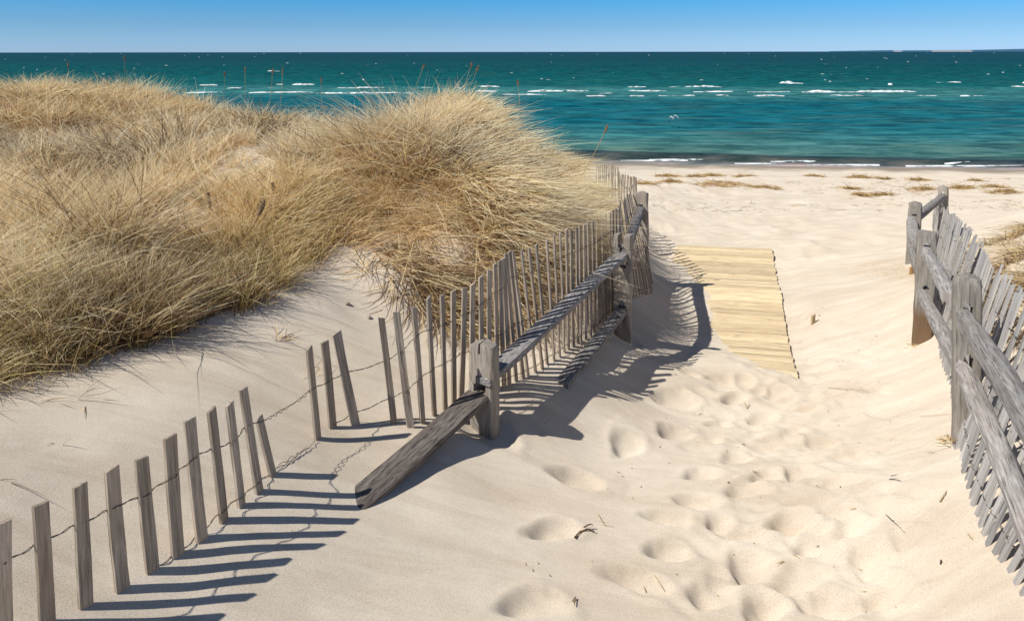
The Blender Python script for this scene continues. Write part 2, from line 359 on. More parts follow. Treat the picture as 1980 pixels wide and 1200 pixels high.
    lw = N(nt, 'ShaderNodeLayerWeight', i_Blend=.35); L.new(b.outputs[0], lw.inputs['Normal'])
    fr = N(nt, 'ShaderNodeMapRange', i_1=0.0, i_2=1.0, i_3=.02, i_4=.13); L.new(lw.outputs['Fresnel'], fr.inputs[0])
    mx = N(nt, 'ShaderNodeMixShader'); L.new(fr.outputs[0], mx.inputs[0]); L.new(df.outputs[0], mx.inputs[1]); L.new(gl.outputs[0], mx.inputs[2]); L.new(mx.outputs[0], out.inputs[0]); nt.nodes.remove(bs)
    return m

def mat_foam():
    m, nt, bs, out = newmat('white sea foam'); L = nt.links; geo = N(nt, 'ShaderNodeNewGeometry')
    mp = N(nt, 'ShaderNodeMapping'); mp.inputs['Scale'].default_value = (1.6, 3.0, 9.0); L.new(geo.outputs['Position'], mp.inputs[0])
    n = N(nt, 'ShaderNodeTexNoise', i_Scale=1.0, i_Detail=5.0, i_Roughness=.7); L.new(mp.outputs[0], n.inputs['Vector'])
    r = ramp(nt, [(.38, 0.0), (.50, 1.0)]); L.new(n.outputs[0], r.inputs[0]); L.new(r.outputs[0], bs.inputs['Alpha'])
    r2 = ramp(nt, [(.4, (.62, .70, .72)), (.6, (.86, .88, .88))]); L.new(n.outputs[0], r2.inputs[0]); L.new(r2.outputs[0], bs.inputs['Base Color']); bs.inputs['Roughness'].default_value = .9
    return m
M_sand = mat_sand()
M_slat = mat_wood('grey fence slat wood', (.22, .18, .145), (.50, .425, .345), (.40, .30, .20), sc=(110, 110, 6.0))
M_slat_pale = mat_wood('silvery fence slat wood', (.30, .28, .27), (.50, .48, .46), (.38, .34, .31), sc=(90, 90, 4.0))
M_rail = mat_wood('dark weathered rail wood', (.09, .08, .075), (.42, .40, .39), (.22, .19, .175), sc=(150, 150, 14.0), bump=1.0, contrast=(.38, .62))
M_plank = mat_wood('brown grey plank wood', (.06, .048, .042), (.27, .235, .21), (.13, .10, .085), sc=(150, 150, 14.0), bump=1.0, contrast=(.38, .62))
M_post = mat_wood('weathered post wood', (.20, .175, .15), (.43, .385, .34), (.33, .27, .21), sc=(120, 120, 7), bump=.9)
M_post_r = mat_wood('silver grey post wood', (.24, .215, .185), (.47, .43, .38), (.36, .30, .24), sc=(120, 120, 7), bump=.9)
M_post_rust = mat_wood('post wood with brown foot', (.27, .24, .21), (.47, .43, .38), (.38, .32, .26), sc=(120, 120, 7), bump=.9, base_tint=((.30, .19, .11), .08))
M_rail_r = mat_wood('silver grey rail wood', (.17, .15, .135), (.50, .47, .45), (.32, .27, .23), sc=(120, 120, 8), bump=.9)
M_board = mat_wood('new pine board', (.58, .44, .27), (.86, .70, .46), (.68, .51, .31), sc=(4.0, 60, 60), bump=.25)
M_wire = mat_plain('dark rusty wire', (.06, .055, .05), .6, .3)
M_grass = mat_grass()
M_sea = mat_sea()
M_foam = mat_foam()
M_strap = mat_plain('black webbing strap', (.03, .03, .03), .8)

# ------------------------------------------------------------------ sand sheet
def axis(fine0, fine1, step, lo, hi, g=1.07):
    mid = list(np.arange(fine0, fine1, step)); a = []; s = step; x = fine0
    while x > lo: s = min(s * g, 40); x -= s; a.append(x)
    b = []; s = step; x = mid[-1]
    while x < hi: s = min(s * g, 40); x += s; b.append(x)
    return np.array(a[::-1] + mid + b)
ax = axis(-2.4, 3.0, .0125, -600, 600, 1.035); ay = axis(1.25, 5.6, .0125, -120, 60, 1.022)
GX, GY = np.meshgrid(ax, ay)
# grass region outline
gb = [hit(*p) for p in [(-160,810),(0,738),(80,722),(150,702),(250,672),(330,642),(420,608),(470,587),(530,545),(600,503),(660,478),(730,462),(800,462)]]
GPOLY = [(p.x, p.y) for p in gb] + [(-.42,4.72),(-.22,4.95),(.05,4.9),(.30,4.98),(.38,5.3),(.48,6.0),(.58,6.8),(.62,7.6),(.62,8.6),(.6,9.6),(.2,10.8),(-2,11.6),(-8,12.2),(-20,12),(-20,2.0),(-4,1.6)]
def inpoly(X, Y, poly):
    ins = np.zeros(X.shape, bool); n = len(poly)
    for i in range(n):
        x1, y1 = poly[i]; x2, y2 = poly[(i + 1) % n]
        if y1 == y2: continue
        c = ((y1 > Y) != (y2 > Y)) & (X < (x2 - x1) * (Y - y1) / (y2 - y1) + x1)
        ins ^= c
    return ins
Z = terrain(GX, GY) + footprints(GX, GY)
ny, nx = GX.shape
V = np.stack([GX, GY, Z], -1).reshape(-1, 3)
ii = np.arange(ny * nx).reshape(ny, nx)
Fq = np.stack([ii[:-1, :-1], ii[:-1, 1:], ii[1:, 1:], ii[1:, :-1]], -1).reshape(-1, 4)
me = mesh_np('sand', V, Fq)
lit = inpoly(GX, GY, GPOLY).astype(np.float32)
bank = np.exp(-(((GX + .1) / .75)**2 + ((GY - 4.75) / .33)**2)); lit = np.maximum(lit * .9, bank * .8)
lit = np.maximum(lit, (sstep(GX, 3.1, 3.5) * (1 - sstep(GY, 6.5, 8)) * sstep(GY, 3, 4.0) * .6))
a = me.attributes.new('litter', 'FLOAT', 'POINT'); a.data.foreach_set('value', lit.ravel().astype(np.float32))
sand = link('sand', me, M_sand); tag(sand, kind='structure')
print('sand verts', len(V))

# ------------------------------------------------------------------ sea
sy = axis(18.5, 24, .10, 17.0, 60000, 1.02)
sy = np.array([17.5] + list(np.arange(18.5, 26, .09)) + list(np.geomspace(26.1, 180, 420)) + list(np.geomspace(190, 90000, 60)))
su = np.concatenate([-np.geomspace(1.2, 9, 14)[::-1], np.linspace(-1.0, 1.0, 420), np.geomspace(1.2, 9, 14)])
SU, SY = np.meshgrid(su, sy)
SX = SU * (SY + 6)
amp = np.interp(SY, [17, 20, 24, 60, 180, 400], [.0, .02, .035, .06, .12, .0])
WZ = amp * (fbm(SX * .35, SY * 1.1, 4, 40) * 1.4 + .5 * fbm(SX * 1.5, SY * 3.4, 3, 50))
# the little shore break
yb = 22.95 - .158 * np.clip(SX, -40, 60) + .35 * fbm(SX * .12, SX * 0, 2, 60)
hb = .15 * (0.75 + .8 * vnoise(SX * .35, SX * 0, 61))
WZ += hb * np.exp(-((SY - yb) / np.where(SY < yb, .22, .7))**2)
yb2 = 60 + 3 * fbm(SX * .03, SX * 0, 2, 62); WZ += .18 * np.exp(-((SY - yb2) / np.where(SY < yb2, 1.0, 2.5))**2)
def sea_h(x, y):
    return SEA_Z
sV = np.stack([SX, SY, SEA_Z + WZ], -1).reshape(-1, 3)
n1_, n2_ = SX.shape; ii = np.arange(n1_ * n2_).reshape(n1_, n2_)
sF = np.stack([ii[:-1, :-1], ii[:-1, 1:], ii[1:, 1:], ii[1:, :-1]], -1).reshape(-1, 4)
sea = link('sea', mesh_np('sea', sV, sF), M_sea); tag(sea, kind='structure')

# foam: low breaking crests, ragged lumps of foam on the wave faces
fV = []; fF = []
def foam_strip(x0, x1, py, hpx, seed):
    """a breaking crest seen between two survey columns at a row"""
    d0 = ray((x0 + x1) / 2, py); Y = SEA_D / -d0[2]
    ax0 = ray(x0, py)[0] * Y; ax1 = ray(x1, py)[0] * Y
    n = max(6, int((x1 - x0) / 1.6)); H = hpx * (.6 if Y > 40 else .42) * Y / F
    b = len(fV); rows = 4
    for i in range(n + 1):
        t = i / n; x = ax0 + (ax1 - ax0) * t
        env = min(1, 5 * t + .05, 5 * (1 - t) + .05)
        r1 = float(vnoise(np.array([x * 1.1]), np.array([seed * 3.1]), seed)[0]) + .5
        r2 = float(vnoise(np.array([x * 4.0]), np.array([seed * 1.7]), seed + 5)[0]) + .5
        r3 = float(vnoise(np.array([x * .35]), np.array([seed * .7]), seed + 9)[0])
        gap = float(sstep(np.array([r3 + .5]), .16, .34)[0]) if n > 12 else 1.0
        h = H * env**.6 * (.15 + .75 * r1 + .55 * r2) * gap + .004
        yy = Y + H * 3.2 * r3 + H * (r1 - .5) * 1.2
        z = SEA_Z + .02
        fV.append((x, yy - h * 1.6 - .05, z - .03)); fV.append((x, yy - h * .5, z + h * .62)); fV.append((x, yy + h * .3, z + h)); fV.append((x, yy + h * 2.2, z - .03))
    for i in range(n):
        for r in range(rows - 1):
            a0 = b + i * rows + r; fF.append((a0, a0 + rows, a0 + rows + 1, a0 + 1))
FO = [(1508,1551,161.5,6),(1807,1856,159.5,7),(1715,1724,164,5),(1960,1990,162,6),(1955,1990,169,4),(1100,1138,177,4),(1122,1184,181,3),(1178,1289,177,4),(1209,1253,171,5),(1287,1398,170,5),
 (1340,1418,178,3),(1444,1527,178,3),(1549,1618,178.5,5),(1618,1771,178,4.5),(1133,1171,186,2),(1218,1245,186,2),(1273,1344,185.5,2.5),(1384,1409,185,2),(1458,1516,186,3),(1604,1671,185.5,2),(1769,1811,186,2),(1856,1906,186,2.5),
 (431,481,173,5),(496,574,174,6),(627,790,172.5,6),(790,965,172,4),(481,608,180,4),(610,800,181,5),(565,608,164.5,4),(516,541,138.5,2.5),(925,966,168,3.5),(920,960,177,2.5),(1020,1138,177,4.5),(970,1057,184,3),(386,420,165,2),(534,548,164,2),(360,430,180,3)]
for k, (x0, x1, y, h) in enumerate(FO): foam_strip(x0, x1, y, h, 100 + k)
for k in range(80):                                # scattered whitecaps far out
    py = 103 + 55 * random.random()**1.6; px = random.uniform(-60, 2040); w = random.uniform(1.5, 6) * (.5 + (py - 100) / 60)
    foam_strip(px, px + w, py, random.uniform(.5, 1.1), 300 + k)
FS = [(1150,1209,301,5),(1228,1262,302,6),(1352,1390,303,4),(1490,1578,313.5,6),(1704,1733,312.5,6),(1824,1896,317,6),(1255,1360,309.5,2),(1420,1500,317,1.5),(1560,1700,319.5,1.5),(1750,1990,321,1.5),(1200,1330,311,1.5),(1960,1990,318,4)]
for k, (x0, x1, y, h) in enumerate(FS): foam_strip(x0, x1, y, h, 500 + k)
foam = link('wave_foam', mesh_py('wave_foam', fV, fF), M_foam)
tag(foam, 'white foam of small breaking waves and whitecaps on the sea', 'foam', kind='stuff')

# distant headland
def headland():
    Y = 7000.0; V = []; Fs = []
    n = 130
    for i in range(n + 1):
        px = 1672 + (2350 - 1672) * i / n
        x = (px - 990) / F * Y
        prof = np.interp(px, [1672, 1682, 1700, 1728, 1735, 1800, 1880, 1930, 1980, 2350], [0, 2.2, 2.8, 3.2, 2.6, 3.0, 3.2, 4.2, 5.2, 7.0])
        h = (prof + .25 * float(fbm(np.array([px * .15]), np.array([0.0]), 3, 77)[0])) * Y / F
        z0 = SEA_Z - 4
        V += [(x, Y, z0), (x, Y + 12, SEA_Z + max(h * .55, .1)), (x, Y + 60, SEA_Z + max(h, .2)), (x, Y + 900, SEA_Z + max(h, .2) * .6)]
    for i in range(n):
        for r in range(3): a = i * 4 + r; Fs.append((a, a + 4, a + 5, a + 1))
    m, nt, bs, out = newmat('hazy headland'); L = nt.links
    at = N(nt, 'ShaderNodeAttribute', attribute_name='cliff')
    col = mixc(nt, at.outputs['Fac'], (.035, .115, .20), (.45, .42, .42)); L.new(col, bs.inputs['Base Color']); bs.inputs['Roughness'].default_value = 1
    me = mesh_py('headland', V, Fs); me.materials.append(m)
    at = me.attributes.new('cliff', 'FLOAT', 'POINT'); vals = []
    for i in range(n + 1):
        px = 1672 + (2350 - 1672) * i / n
        c = .8 if (1727 < px < 1740 or 1800 < px < 1880) else 0.0
        if 1795 > px > 1778 and random.random() < .4: c = 0.2
        vals += [c, c, 0, 0]
    at.data.foreach_set('value', vals)
    o = link('headland', me); tag(o, kind='structure')
headland()

# ------------------------------------------------------------------ fences
def slat_mesh(L, w, t, bury, seed, broken=False):
    rs = random.Random(seed); n = 7; V = []; Fs = []
    cut = rs.uniform(-.008, .010); bow = rs.uniform(-.006, .006); ph = rs.uniform(0, 6)
    for i in range(n + 1):
        s = i / n; z = -bury + (L + bury) * s
        ww = w * (1 + rs.uniform(-.04, .04)); xo = bow * math.sin(s * 3.1 + ph); yo = bow * .8 * math.cos(s * 2.3 + ph)
        zt = cut if i == n else 0
        V += [(-ww / 2 + xo, -t / 2 + yo, z), (ww / 2 + xo, -t / 2 + yo, z + zt), (ww / 2 + xo, t / 2 + yo, z + zt), (-ww / 2 + xo, t / 2 + yo, z)]
    if broken:
        V[-3] = (V[-3][0], V[-3][1], V[-3][2] + .004); V[-4] = (V[-4][0], V[-4][1], V[-4][2] + .012)
    for i in range(n):
        for k in range(4):
            a = i * 4 + k; b = i * 4 + (k + 1) % 4; Fs.append((a, b, b + 4, a + 4))
    e = n * 4
    if broken:     # snapped end: a notch between two splinters
        m = len(V); V += [(V[e][0] * .1, -t / 2, L - .028), (V[e][0] * .1, t / 2, L - .028)]
        Fs += [(e, m, m + 1, e + 3), (m, e + 1, e + 2, m + 1)]
        Fs += [(e, e + 1, m), (e + 2, e + 3, m + 1)]
    else: Fs.append((e, e + 1, e + 2, e + 3))
    Fs.append((3, 2, 1, 0))
    return mesh_py('slat', V, Fs, smooth=False)

def tube_pts(V, Fs, pts, r, seg=5):
    b0 = len(V); n = len(pts)
    for i, p in enumerate(pts):
        a = pts[max(i - 1, 0)]; c = pts[min(i + 1, n - 1)]
        d = (Vector(c) - Vector(a)).normalized() if (Vector(c) - Vector(a)).length > 1e-9 else Vector((0, 0, 1))
        u = d.cross(Vector((0, 0, 1))); u = u.normalized() if u.length > 1e-3 else Vector((1, 0, 0))
        v = d.cross(u)
        rr = r[i] if hasattr(r, '__len__') else r
        for k in range(seg):
            t = 2 * math.pi * k / seg; V.append(tuple(Vector(p) + (u * math.cos(t) + v * math.sin(t)) * rr))
    for i in range(n - 1):
        for k in range(seg):
            a = b0 + i * seg + k; b = b0 + i * seg + (k + 1) % seg; Fs.append((a, b, b + seg, a + seg))
def wire_mesh(path, seed, rad=.0011):
    """two strands: they part around every slat and twist together between slats"""
    rs = random.Random(seed); V = []; Fs = []
    A = []; B = []
    for i in range(len(path) - 1):
        p, q = Vector(path[i][0]), Vector(path[i + 1][0]); nrm = Vector(path[i][1])
        L = (q - p).length; tw = max(2, int(L / .035)); m = max(8, tw * 5)
        sag = Vector((0, 0, rs.uniform(-.004, .002) - .06 * max(0, L - .12))); ph = 0
        for k in range(m):
            s = k / m; c = p.lerp(q, s) + sag * 4 * s * (1 - s) + nrm * .004 * math.sin(s * 9 + i)
            side = max(0, 1 - min(s, 1 - s) * L / .022)           # near a slat the strands part
            r = .0016 + .0055 * side
            th = math.pi * tw * s if side <= 0 else (0 if s < .5 else math.pi * tw)
            if L > .2: r = .0016 + .004 * abs(math.sin(s * L * 17))
            off = nrm * math.cos(th) * r + Vector((0, 0, 1)) * math.sin(th) * r
            A.append(c + off); B.append(c - off)
    for S in (A, B): tube_pts(V, Fs, S, rad, 4)
    return V, Fs

def build_snow_fence(name, label, slats, mat, wires, seedbase, pwidth=.036):
    """slats: (base xyz, top xyz, broken).  wires: list of (i0, i1, [(index, fraction)...])"""
    root = empty(name, slats[len(slats) // 2][0]); tag(root, label, 'fence')
    n = len(slats); fr = []
    for i, (b, t, br) in enumerate(slats):
        i0, i1 = max(0, i - 1), min(n - 1, i + 1)
        tan = Vector(slats[i1][0]) - Vector(slats[i0][0]); tan.z = 0; tan.normalize()
        up = (t - b).normalized()
        tw = random.Random(seedbase + i).uniform(-.18, .18)
        tan = (Matrix.Rotation(tw, 3, 'Z') @ tan)
        y = up.cross(tan).normalized(); x = y.cross(up).normalized()
        L = (t - b).length
        w = (pwidth if (i < 14 or pwidth < .03) else pwidth * (.80 if i < 22 else .66)) * random.Random(seedbase * 3 + i).uniform(.88, 1.1)
        me = slat_mesh(L, w, .009, .14, seedbase * 7 + i, br)
        o = link('slat', me, mat, root)
        M = Matrix(((x.x, y.x, up.x, b.x), (x.y, y.y, up.y, b.y), (x.z, y.z, up.z, b.z), (0, 0, 0, 1)))
        set_world(o, M); fr.append((b, t, y))
    for wi, keys in enumerate(wires):
        ks = [k for k, _ in keys]; vs = [v for _, v in keys]
        path = []
        for i in range(ks[0], min(ks[-1], n - 1) + 1):
            f = float(np.interp(i, ks, vs)); b, t, y = fr[i]
            path.append((b.lerp(t, f) + Vector((0, 0, random.uniform(-.006, .006))), y))
        V, Fs = wire_mesh(path, seedbase + wi)
        me = mesh_py('wire', V, Fs); o = link('wire', me, M_wire, root)
        set_world(o, Matrix.Identity(4))
    return root, fr

def mk(base_px, top_px, leanY=0, br=False, base=None):
    b = hit(*base_px) if base is None else base
    t = at_depth(top_px[0], top_px[1], b.y + leanY)
    return (b, t, br)
LS = [((8,1240),(2,1010)),((90,1206),(78,970)),((166,1172),(154,937)),((236,1137),(218,905)),((292,1103),(275,881)),((345,1072),(329,843)),((391,1040),(368,809)),((433,1007),(408,792)),
 ((468,978),(443,782)),((499,950),(471,749)),((526,916),(503,811)),((614,848),(597,674)),((645,828),(626,661)),((686,820),(653,644)),((760,818),(738,612)),((795,826),(766,602)),((818,818),(799,592)),
 ((840,803),(828,577)),((861,793),(855,570)),((877,783),(877,563)),((893,775),(897,555)),((912,768),(914,551)),((930,760),(930,536)),((945,756),(946,521)),((962,750),(957,511)),((976,748),(967,504)),
 ((985,744),(973,500)),((998,737),(978,491)),((1012,731),(985,487)),((1021,727),(991,485)),((1035,719),(1009,482)),((1048,712),(1024,480)),((1058,704),(1037,474)),((1070,696),(1058,465)),((1082,690),(1071,454)),((1091,681),(1082,450)),
 ((1099,675),(1095,445)),((1108,669),(1105,443)),((1117,663),(1115,440)),((1124,660),(1121,435)),((1132,655),(1130,433)),((1142,650),(1138,431)),((1150,642),(1146,428)),((1156,635),(1153,425)),((1165,625),(1163,416)),
 ((1173,617),(1172,412)),((1180,610),(1179,410)),((1187,604),(1185,406)),((1193,600),(1191,404))]
slats = [mk(b, t, 0, i == 10) for i, (b, t) in enumerate(LS)]
# beyond the second post the pickets lean left under the rails
bb = [(1200,598),(1205,593),(1210,588),(1216,583),(1221,579),(1227,577),(1233,575),(1239,573),(1245,572),(1250,570),(1255,569),(1260,567),(1262,560),(1262,548),(1260,538),(1258,530)]
tt = [(1196,400),(1196,398),(1197,396),(1199,393),(1200,391),(1203,390),(1205,388),(1207,385),(1210,380),(1212,376),(1214,372),(1216,368),(1219,364),(1221,360),(1223,355),(1225,350)]
for q_, (b, t) in enumerate(zip(bb, tt)):
    b_ = hit(*b); ty = 4.95 + (6.95 - 4.95) * (q_ + 1) / len(bb)
    slats.append(mk(b, (t[0] + random.uniform(-2, 2), t[1] + random.uniform(-5, 5)), max(ty - b_.y, .05), base=b_))
# far stretch towards the beach
far_tops = [(1229,343),(1227,341),(1224,341),(1221,342),(1218,341),(1215,339),(1212,340),(1209,338),(1206,339),(1203,336),(1200,338),(1197,332),(1194,323),(1191,321),(1188,326),(1185,319),(1182,321),(1179,325),(1176,319),(1173,321),(1170,318),(1167,322),(1164,319),(1161,320),(1158,323),(1155,320)]
px0 = slats[-1][0]
for i, (x, y) in enumerate(far_tops):
    Y = 7.0 + i * .105
    t = at_depth(x + random.uniform(-.6, .6), y, Y)
    b = Vector((t.x + random.uniform(-.03, .03), Y + random.uniform(-.02, .02), ground(t.x, Y)))
    if (t - b).length < .25: b.z = t.z - .5
    slats.append((b, t, False))
nL = len(slats)
FLINE = [((b.x + t.x) / 2, (b.y + t.y) / 2) for b, t, _ in slats]
left_fence, _ = build_snow_fence('snow_fence', 'long grey wired-slat snow fence below the grassy dune, left of the path', slats, M_slat,
    [[(0,.66),(2,.69),(9,.65),(10,.98),(11,.56),(13,.56),(14,.59),(16,.74),(19,.76),(28,.8),(nL-1,.8)],
     [(4,.0),(7,.10),(9,.08),(10,.03)],
     [(12,.03),(13,.13),(14,.25),(16,.39),(19,.42),(30,.45),(nL-1,.42)],
     [(22,.05),(nL-1,.08)]], 1000, .036)
# loose end of wire lying on the sand by the snapped slat
def sand_line(name, pxs, r, mat, parent, lift=.004, jit=.012, steps=9):
    P = [hit(*p) for p in pxs]; pts = []
    for i in range(len(P) - 1):
        for k in range(steps):
            s = k / steps; q = P[i].lerp(P[i + 1], s); q.x += random.uniform(-jit, jit) * .5; q.y += random.uniform(-jit, jit) * .5
            q.z = ground(q.x, q.y) + lift + random.uniform(0, jit); pts.append(q)
    V = []; Fs = []; tube_pts(V, Fs, pts, r, 5)
    o = link(name, mesh_py(name, V, Fs), mat, parent); set_world(o, Matrix.Identity(4)); return o
sand_line('wire', [(530,912),(560,895),(580,880),(597,868)], .0012, M_wire, left_fence, jit=.005, steps=6)
sand_line('wire', [(532,908),(565,888),(597,868),(614,852)], .0010, M_wire, left_fence, jit=.008, steps=6)

# right-hand snow fence, leaning out over the dune
RB = [(1803,440),(1806,452),(1808,470),(1809,492),(1811,515),(1812,540),(1813,566),(1814,592),(1815,618),(1816,645),(1817,668),(1819,690),(1826,712),(1836,738),(1843,775),(1849,815),(1856,858),(1861,897),(1872,945),(1885,990),(1905,1035),(1930,1080),(1957,1105),(2000,1180),(2040,1260)]
RT = [(1806,388),(1814,390),(1824,398),(1833,410),(1838,415),(1844,418),(1850,424),(1857,428),(1868,436),(1880,449),(1889,461),(1895,471),(1904,488),(1914,500),(1933,519),(1950,540),(1968,560),(1985,580),(2010,605),(2045,635),(2085,665),(2130,700),(2180,730),(2260,790),(2350,860)]
bw = [hit(*p) for p in RB]
lean = [0, 0, .0, .0, .02, .04, .06, .08, .1, .12, .12, .12, .12, .12, .12, .12, .1, .08, .06, .04, .02, 0, 0, 0, 0]
tw_ = [at_depth(t[0], t[1], b.y + l) for t, b, l in zip(RT, bw, lean)]
# limit the length of every picket
for i in range(len(bw)):
    d = tw_[i] - bw[i]
    if d.length > .98: tw_[i] = bw[i] + d.normalized() * .98
cum = [0]
for i in range(1, len(bw)): cum.append(cum[-1] + (Vector((bw[i].x, bw[i].y)) - Vector((bw[i - 1].x, bw[i - 1].y))).length)
rsl = []; s = 0; k = 0
while s < cum[-1]:
    b = Vector([np.interp(s, cum, [q[j] for q in bw]) for j in range(3)]); t = Vector([np.interp(s, cum, [q[j] for q in tw_]) for j in range(3)])
    b.z = ground(b.x, b.y) ; d = (t - b)
    t = t + Vector((random.uniform(-.02, .02), random.uniform(-.03, .03), random.uniform(-.02, .02)))
    rsl.append((b, t, False)); s += .062 * random.uniform(.85, 1.15); k += 1
nR = len(rsl)
right_fence, _ = build_snow_fence('snow_fence', 'silvery snow fence leaning outwards behind the rails, right of the path', rsl, M_slat_pale,
    [[(0,.80),(nR-1,.80)], [(0,.48),(nR-1,.45)], [(0,.12),(nR-1,.10)]], 2000, .026)
print('slats', nL, nR)

# ---- split rail fences
def cell_post(W, T, H, bury, holes, seed, split=None, top='round', slant=0):
    """a post as a lattice of cells with real through-holes, then roughened"""
    nx, nyc = 12, 6; z0 = -bury; dz = .012; nz = int((H + bury) / dz)
    def solid(i, j, k):
        if i < 0 or i >= nx or j < 0 or j >= nyc or k < 0 or k >= nz: return False
        x = (i + .5) / nx * 2 - 1; z = z0 + (k + .5) * dz
        for (zc, hw, hh) in holes:
            q = abs(z - zc) / hh
            if q < 1 and abs(x) < hw * math.sqrt(max(0, 1 - q**3)): return False
        if split and z > split[0] and split[1] < x < split[2]:
            if z > split[3] or abs(x - (split[1] + split[2]) / 2) < .0: return False
        return True
    vid = {}; V = []; Fs = []
    rs = random.Random(seed)
    def vert(i, j, k):
        key = (i, j, k)
        if key in vid: return vid[key]
        x = (i / nx * 2 - 1); y = (j / nyc * 2 - 1); z = z0 + k * dz
        # chamfered corners
        c = max(0, abs(x) + abs(y) - 1.72); 
        x2 = x * (1 - c * .35); y2 = y * (1 - c * .35)
        if top == 'round':
            q = max(0, (z - (H - .05)) / .05); x2 *= 1 - .16 * q * q; y2 *= 1 - .14 * q * q; z = z - .018 * q * abs(x)
        elif top == 'flat':
            q = max(0, (z - (H - .015)) / .015); x2 *= 1 - .08 * q; y2 *= 1 - .1 * q
        z += slant * x * max(0, (z / H)) 
        nX = W / 2 * x2; nY = T / 2 * y2
        na = np.array([nX * 30 + seed]); nb = np.array([z * 7 + nY * 25])
        r = float(fbm(na, nb, 3, seed)[0]); r2 = float(fbm(nb * .5, na * 0 + seed, 2, seed + 9)[0])
        V.append((nX * (1 + .12 * r) + .010 * r2, nY * (1 + .14 * r) + .006 * r2, z + .004 * r)); vid[key] = len(V) - 1
        return vid[key]
    for i in range(nx):
        for j in range(nyc):
            for k in range(nz):
                if not solid(i, j, k): continue
                if not solid(i - 1, j, k): Fs.append((vert(i, j, k), vert(i, j, k + 1), vert(i, j + 1, k + 1), vert(i, j + 1, k)))
                if not solid(i + 1, j, k): Fs.append((vert(i + 1, j, k), vert(i + 1, j + 1, k), vert(i + 1, j + 1, k + 1), vert(i + 1, j, k + 1)))
                if not solid(i, j - 1, k): Fs.append((vert(i, j, k), vert(i + 1, j, k), vert(i + 1, j, k + 1), vert(i, j, k + 1)))
                if not solid(i, j + 1, k): Fs.append((vert(i, j + 1, k), vert(i, j + 1, k + 1), vert(i + 1, j + 1, k + 1), vert(i + 1, j + 1, k)))
                if not solid(i, j, k - 1): Fs.append((vert(i, j, k), vert(i, j + 1, k), vert(i + 1, j + 1, k), vert(i + 1, j, k)))
                if not solid(i, j, k + 1): Fs.append((vert(i, j, k + 1), vert(i + 1, j, k + 1), vert(i + 1, j + 1, k + 1), vert(i, j + 1, k + 1)))
    return mesh_py('post', V, Fs, smooth=True, sharp=38)
def place_post(root, base, top_pt, yaw, W, T, holes, seed, mat, label=None, **kw):
    H = (top_pt - base).length
    me = cell_post(W, T, H, .22, [(f * H, hw, hh) for f, hw, hh in holes], seed, **kw)
    o = link('post', me, mat, root)
    up = (top_pt - base).normalized(); x = Vector((math.cos(yaw), math.sin(yaw), 0)); y = up.cross(x).normalized(); x = y.cross(up)
    set_world(o, Matrix(((x.x, y.x, up.x, base.x), (x.y, y.y, up.y, base.y), (x.z, y.z, up.z, base.z), (0, 0, 0, 1))))
    if label: o['label'] = label
    return o
def place_rail(root, A, B, w, t, seed, mat, tilt=0, bend=0, bendz=0, taper0=1, taper1=1, label=None, rough=1.0, boxy=4.0, mid=1.0):
    A = Vector(A); B = Vector(B); L = (B - A).length; n = max(10, int(L / .025)); seg = 20; V = []; Fs = []
    for i in range(n + 1):
        s = i / n; tp = 1 + (mid - 1) * math.sin(s * math.pi)
        if s < .10: tp *= taper0 + (1 - taper0) * (s / .10)
        if s > .90: tp *= taper1 + (1 - taper1) * ((1 - s) / .10)
        bx = bend * math.sin(s * math.pi); bz = bendz * math.sin(s * math.pi)
        for k in range(seg):
            th = 2 * math.pi * (k + .5) / seg; c, sn = math.cos(th), math.sin(th)
            r = (abs(c)**boxy + abs(sn)**boxy)**(-1 / boxy)
            nr = float(fbm(np.array([th * 2.2 + seed]), np.array([s * L * 3.5]), 3, seed)[0]) * .16 * rough
            V.append((w / 2 * r * c * tp * (1 + nr) + bx, t / 2 * r * sn * tp * (1 + nr * 1.3) + bz, L * s))
    for i in range(n):
        for k in range(seg): a = i * seg + k; b = i * seg + (k + 1) % seg; Fs.append((a, b, b + seg, a + seg))
    Fs.append(tuple(range(seg - 1, -1, -1))); Fs.append(tuple(n * seg + k for k in range(seg)))
    me = mesh_py('rail', V, Fs, smooth=True, sharp=34); o = link('rail', me, mat, root)
    z = (B - A).normalized(); x = z.cross(Vector((0, 0, 1))).normalized(); y = z.cross(x) * -1   # y up
    y = x.cross(z) * 1.0; 
    if y.z < 0: y = -y; x = -x
    x = y.cross(z)
    M = Matrix(((x.x, y.x, z.x, A.x), (x.y, y.y, z.y, A.y), (x.z, y.z, z.z, A.z), (0, 0, 0, 1))) @ Matrix.Rotation(tilt, 4, 'Z')
    set_world(o, M)
    if label: o['label'] = label
    return o

P1b = hit(938, 822); P1t = at_depth(935, 655, P1b.y)
P2b = hit(1203, 648); P2t = at_depth(1206, 452, P2b.y)
P3b = hit(1241, 522); P3t = at_depth(1240, 368, P3b.y)
print('posts', P1b[:], P2b[:], P3b[:])
lf = empty('split_rail_fence', P1b); tag(lf, 'dark weathered split rail fence on the left, one rail end resting on sand', 'fence')
def yaw_perp(a, b): d = b - a; return math.atan2(d.y, d.x) - math.pi / 2
y1 = yaw_perp(P1b, P2b); y2 = yaw_perp(P2b, P3b)
place_post(lf, P1b, P1t, y1, .118, .072, [(.47, .42, .055)], 5, M_post, top='round', split=(.22, -.22, .02, .335), label='short weathered post with a cracked two pronged top')
place_post(lf, P2b, P2t, y1 * .5 + y2 * .5, .115, .07, [(.78, .45, .075), (.26, .45, .07)], 9, M_post, top='flat', split=(.5, -.42, .1, .60))
place_post(lf, P3b, P3t, y2, .12, .075, [(.75, .45, .065), (.30, .45, .065)], 14, M_post, top='round')
E1 = at_depth(668, 984, hit(680, 980).y); E1.z += .0
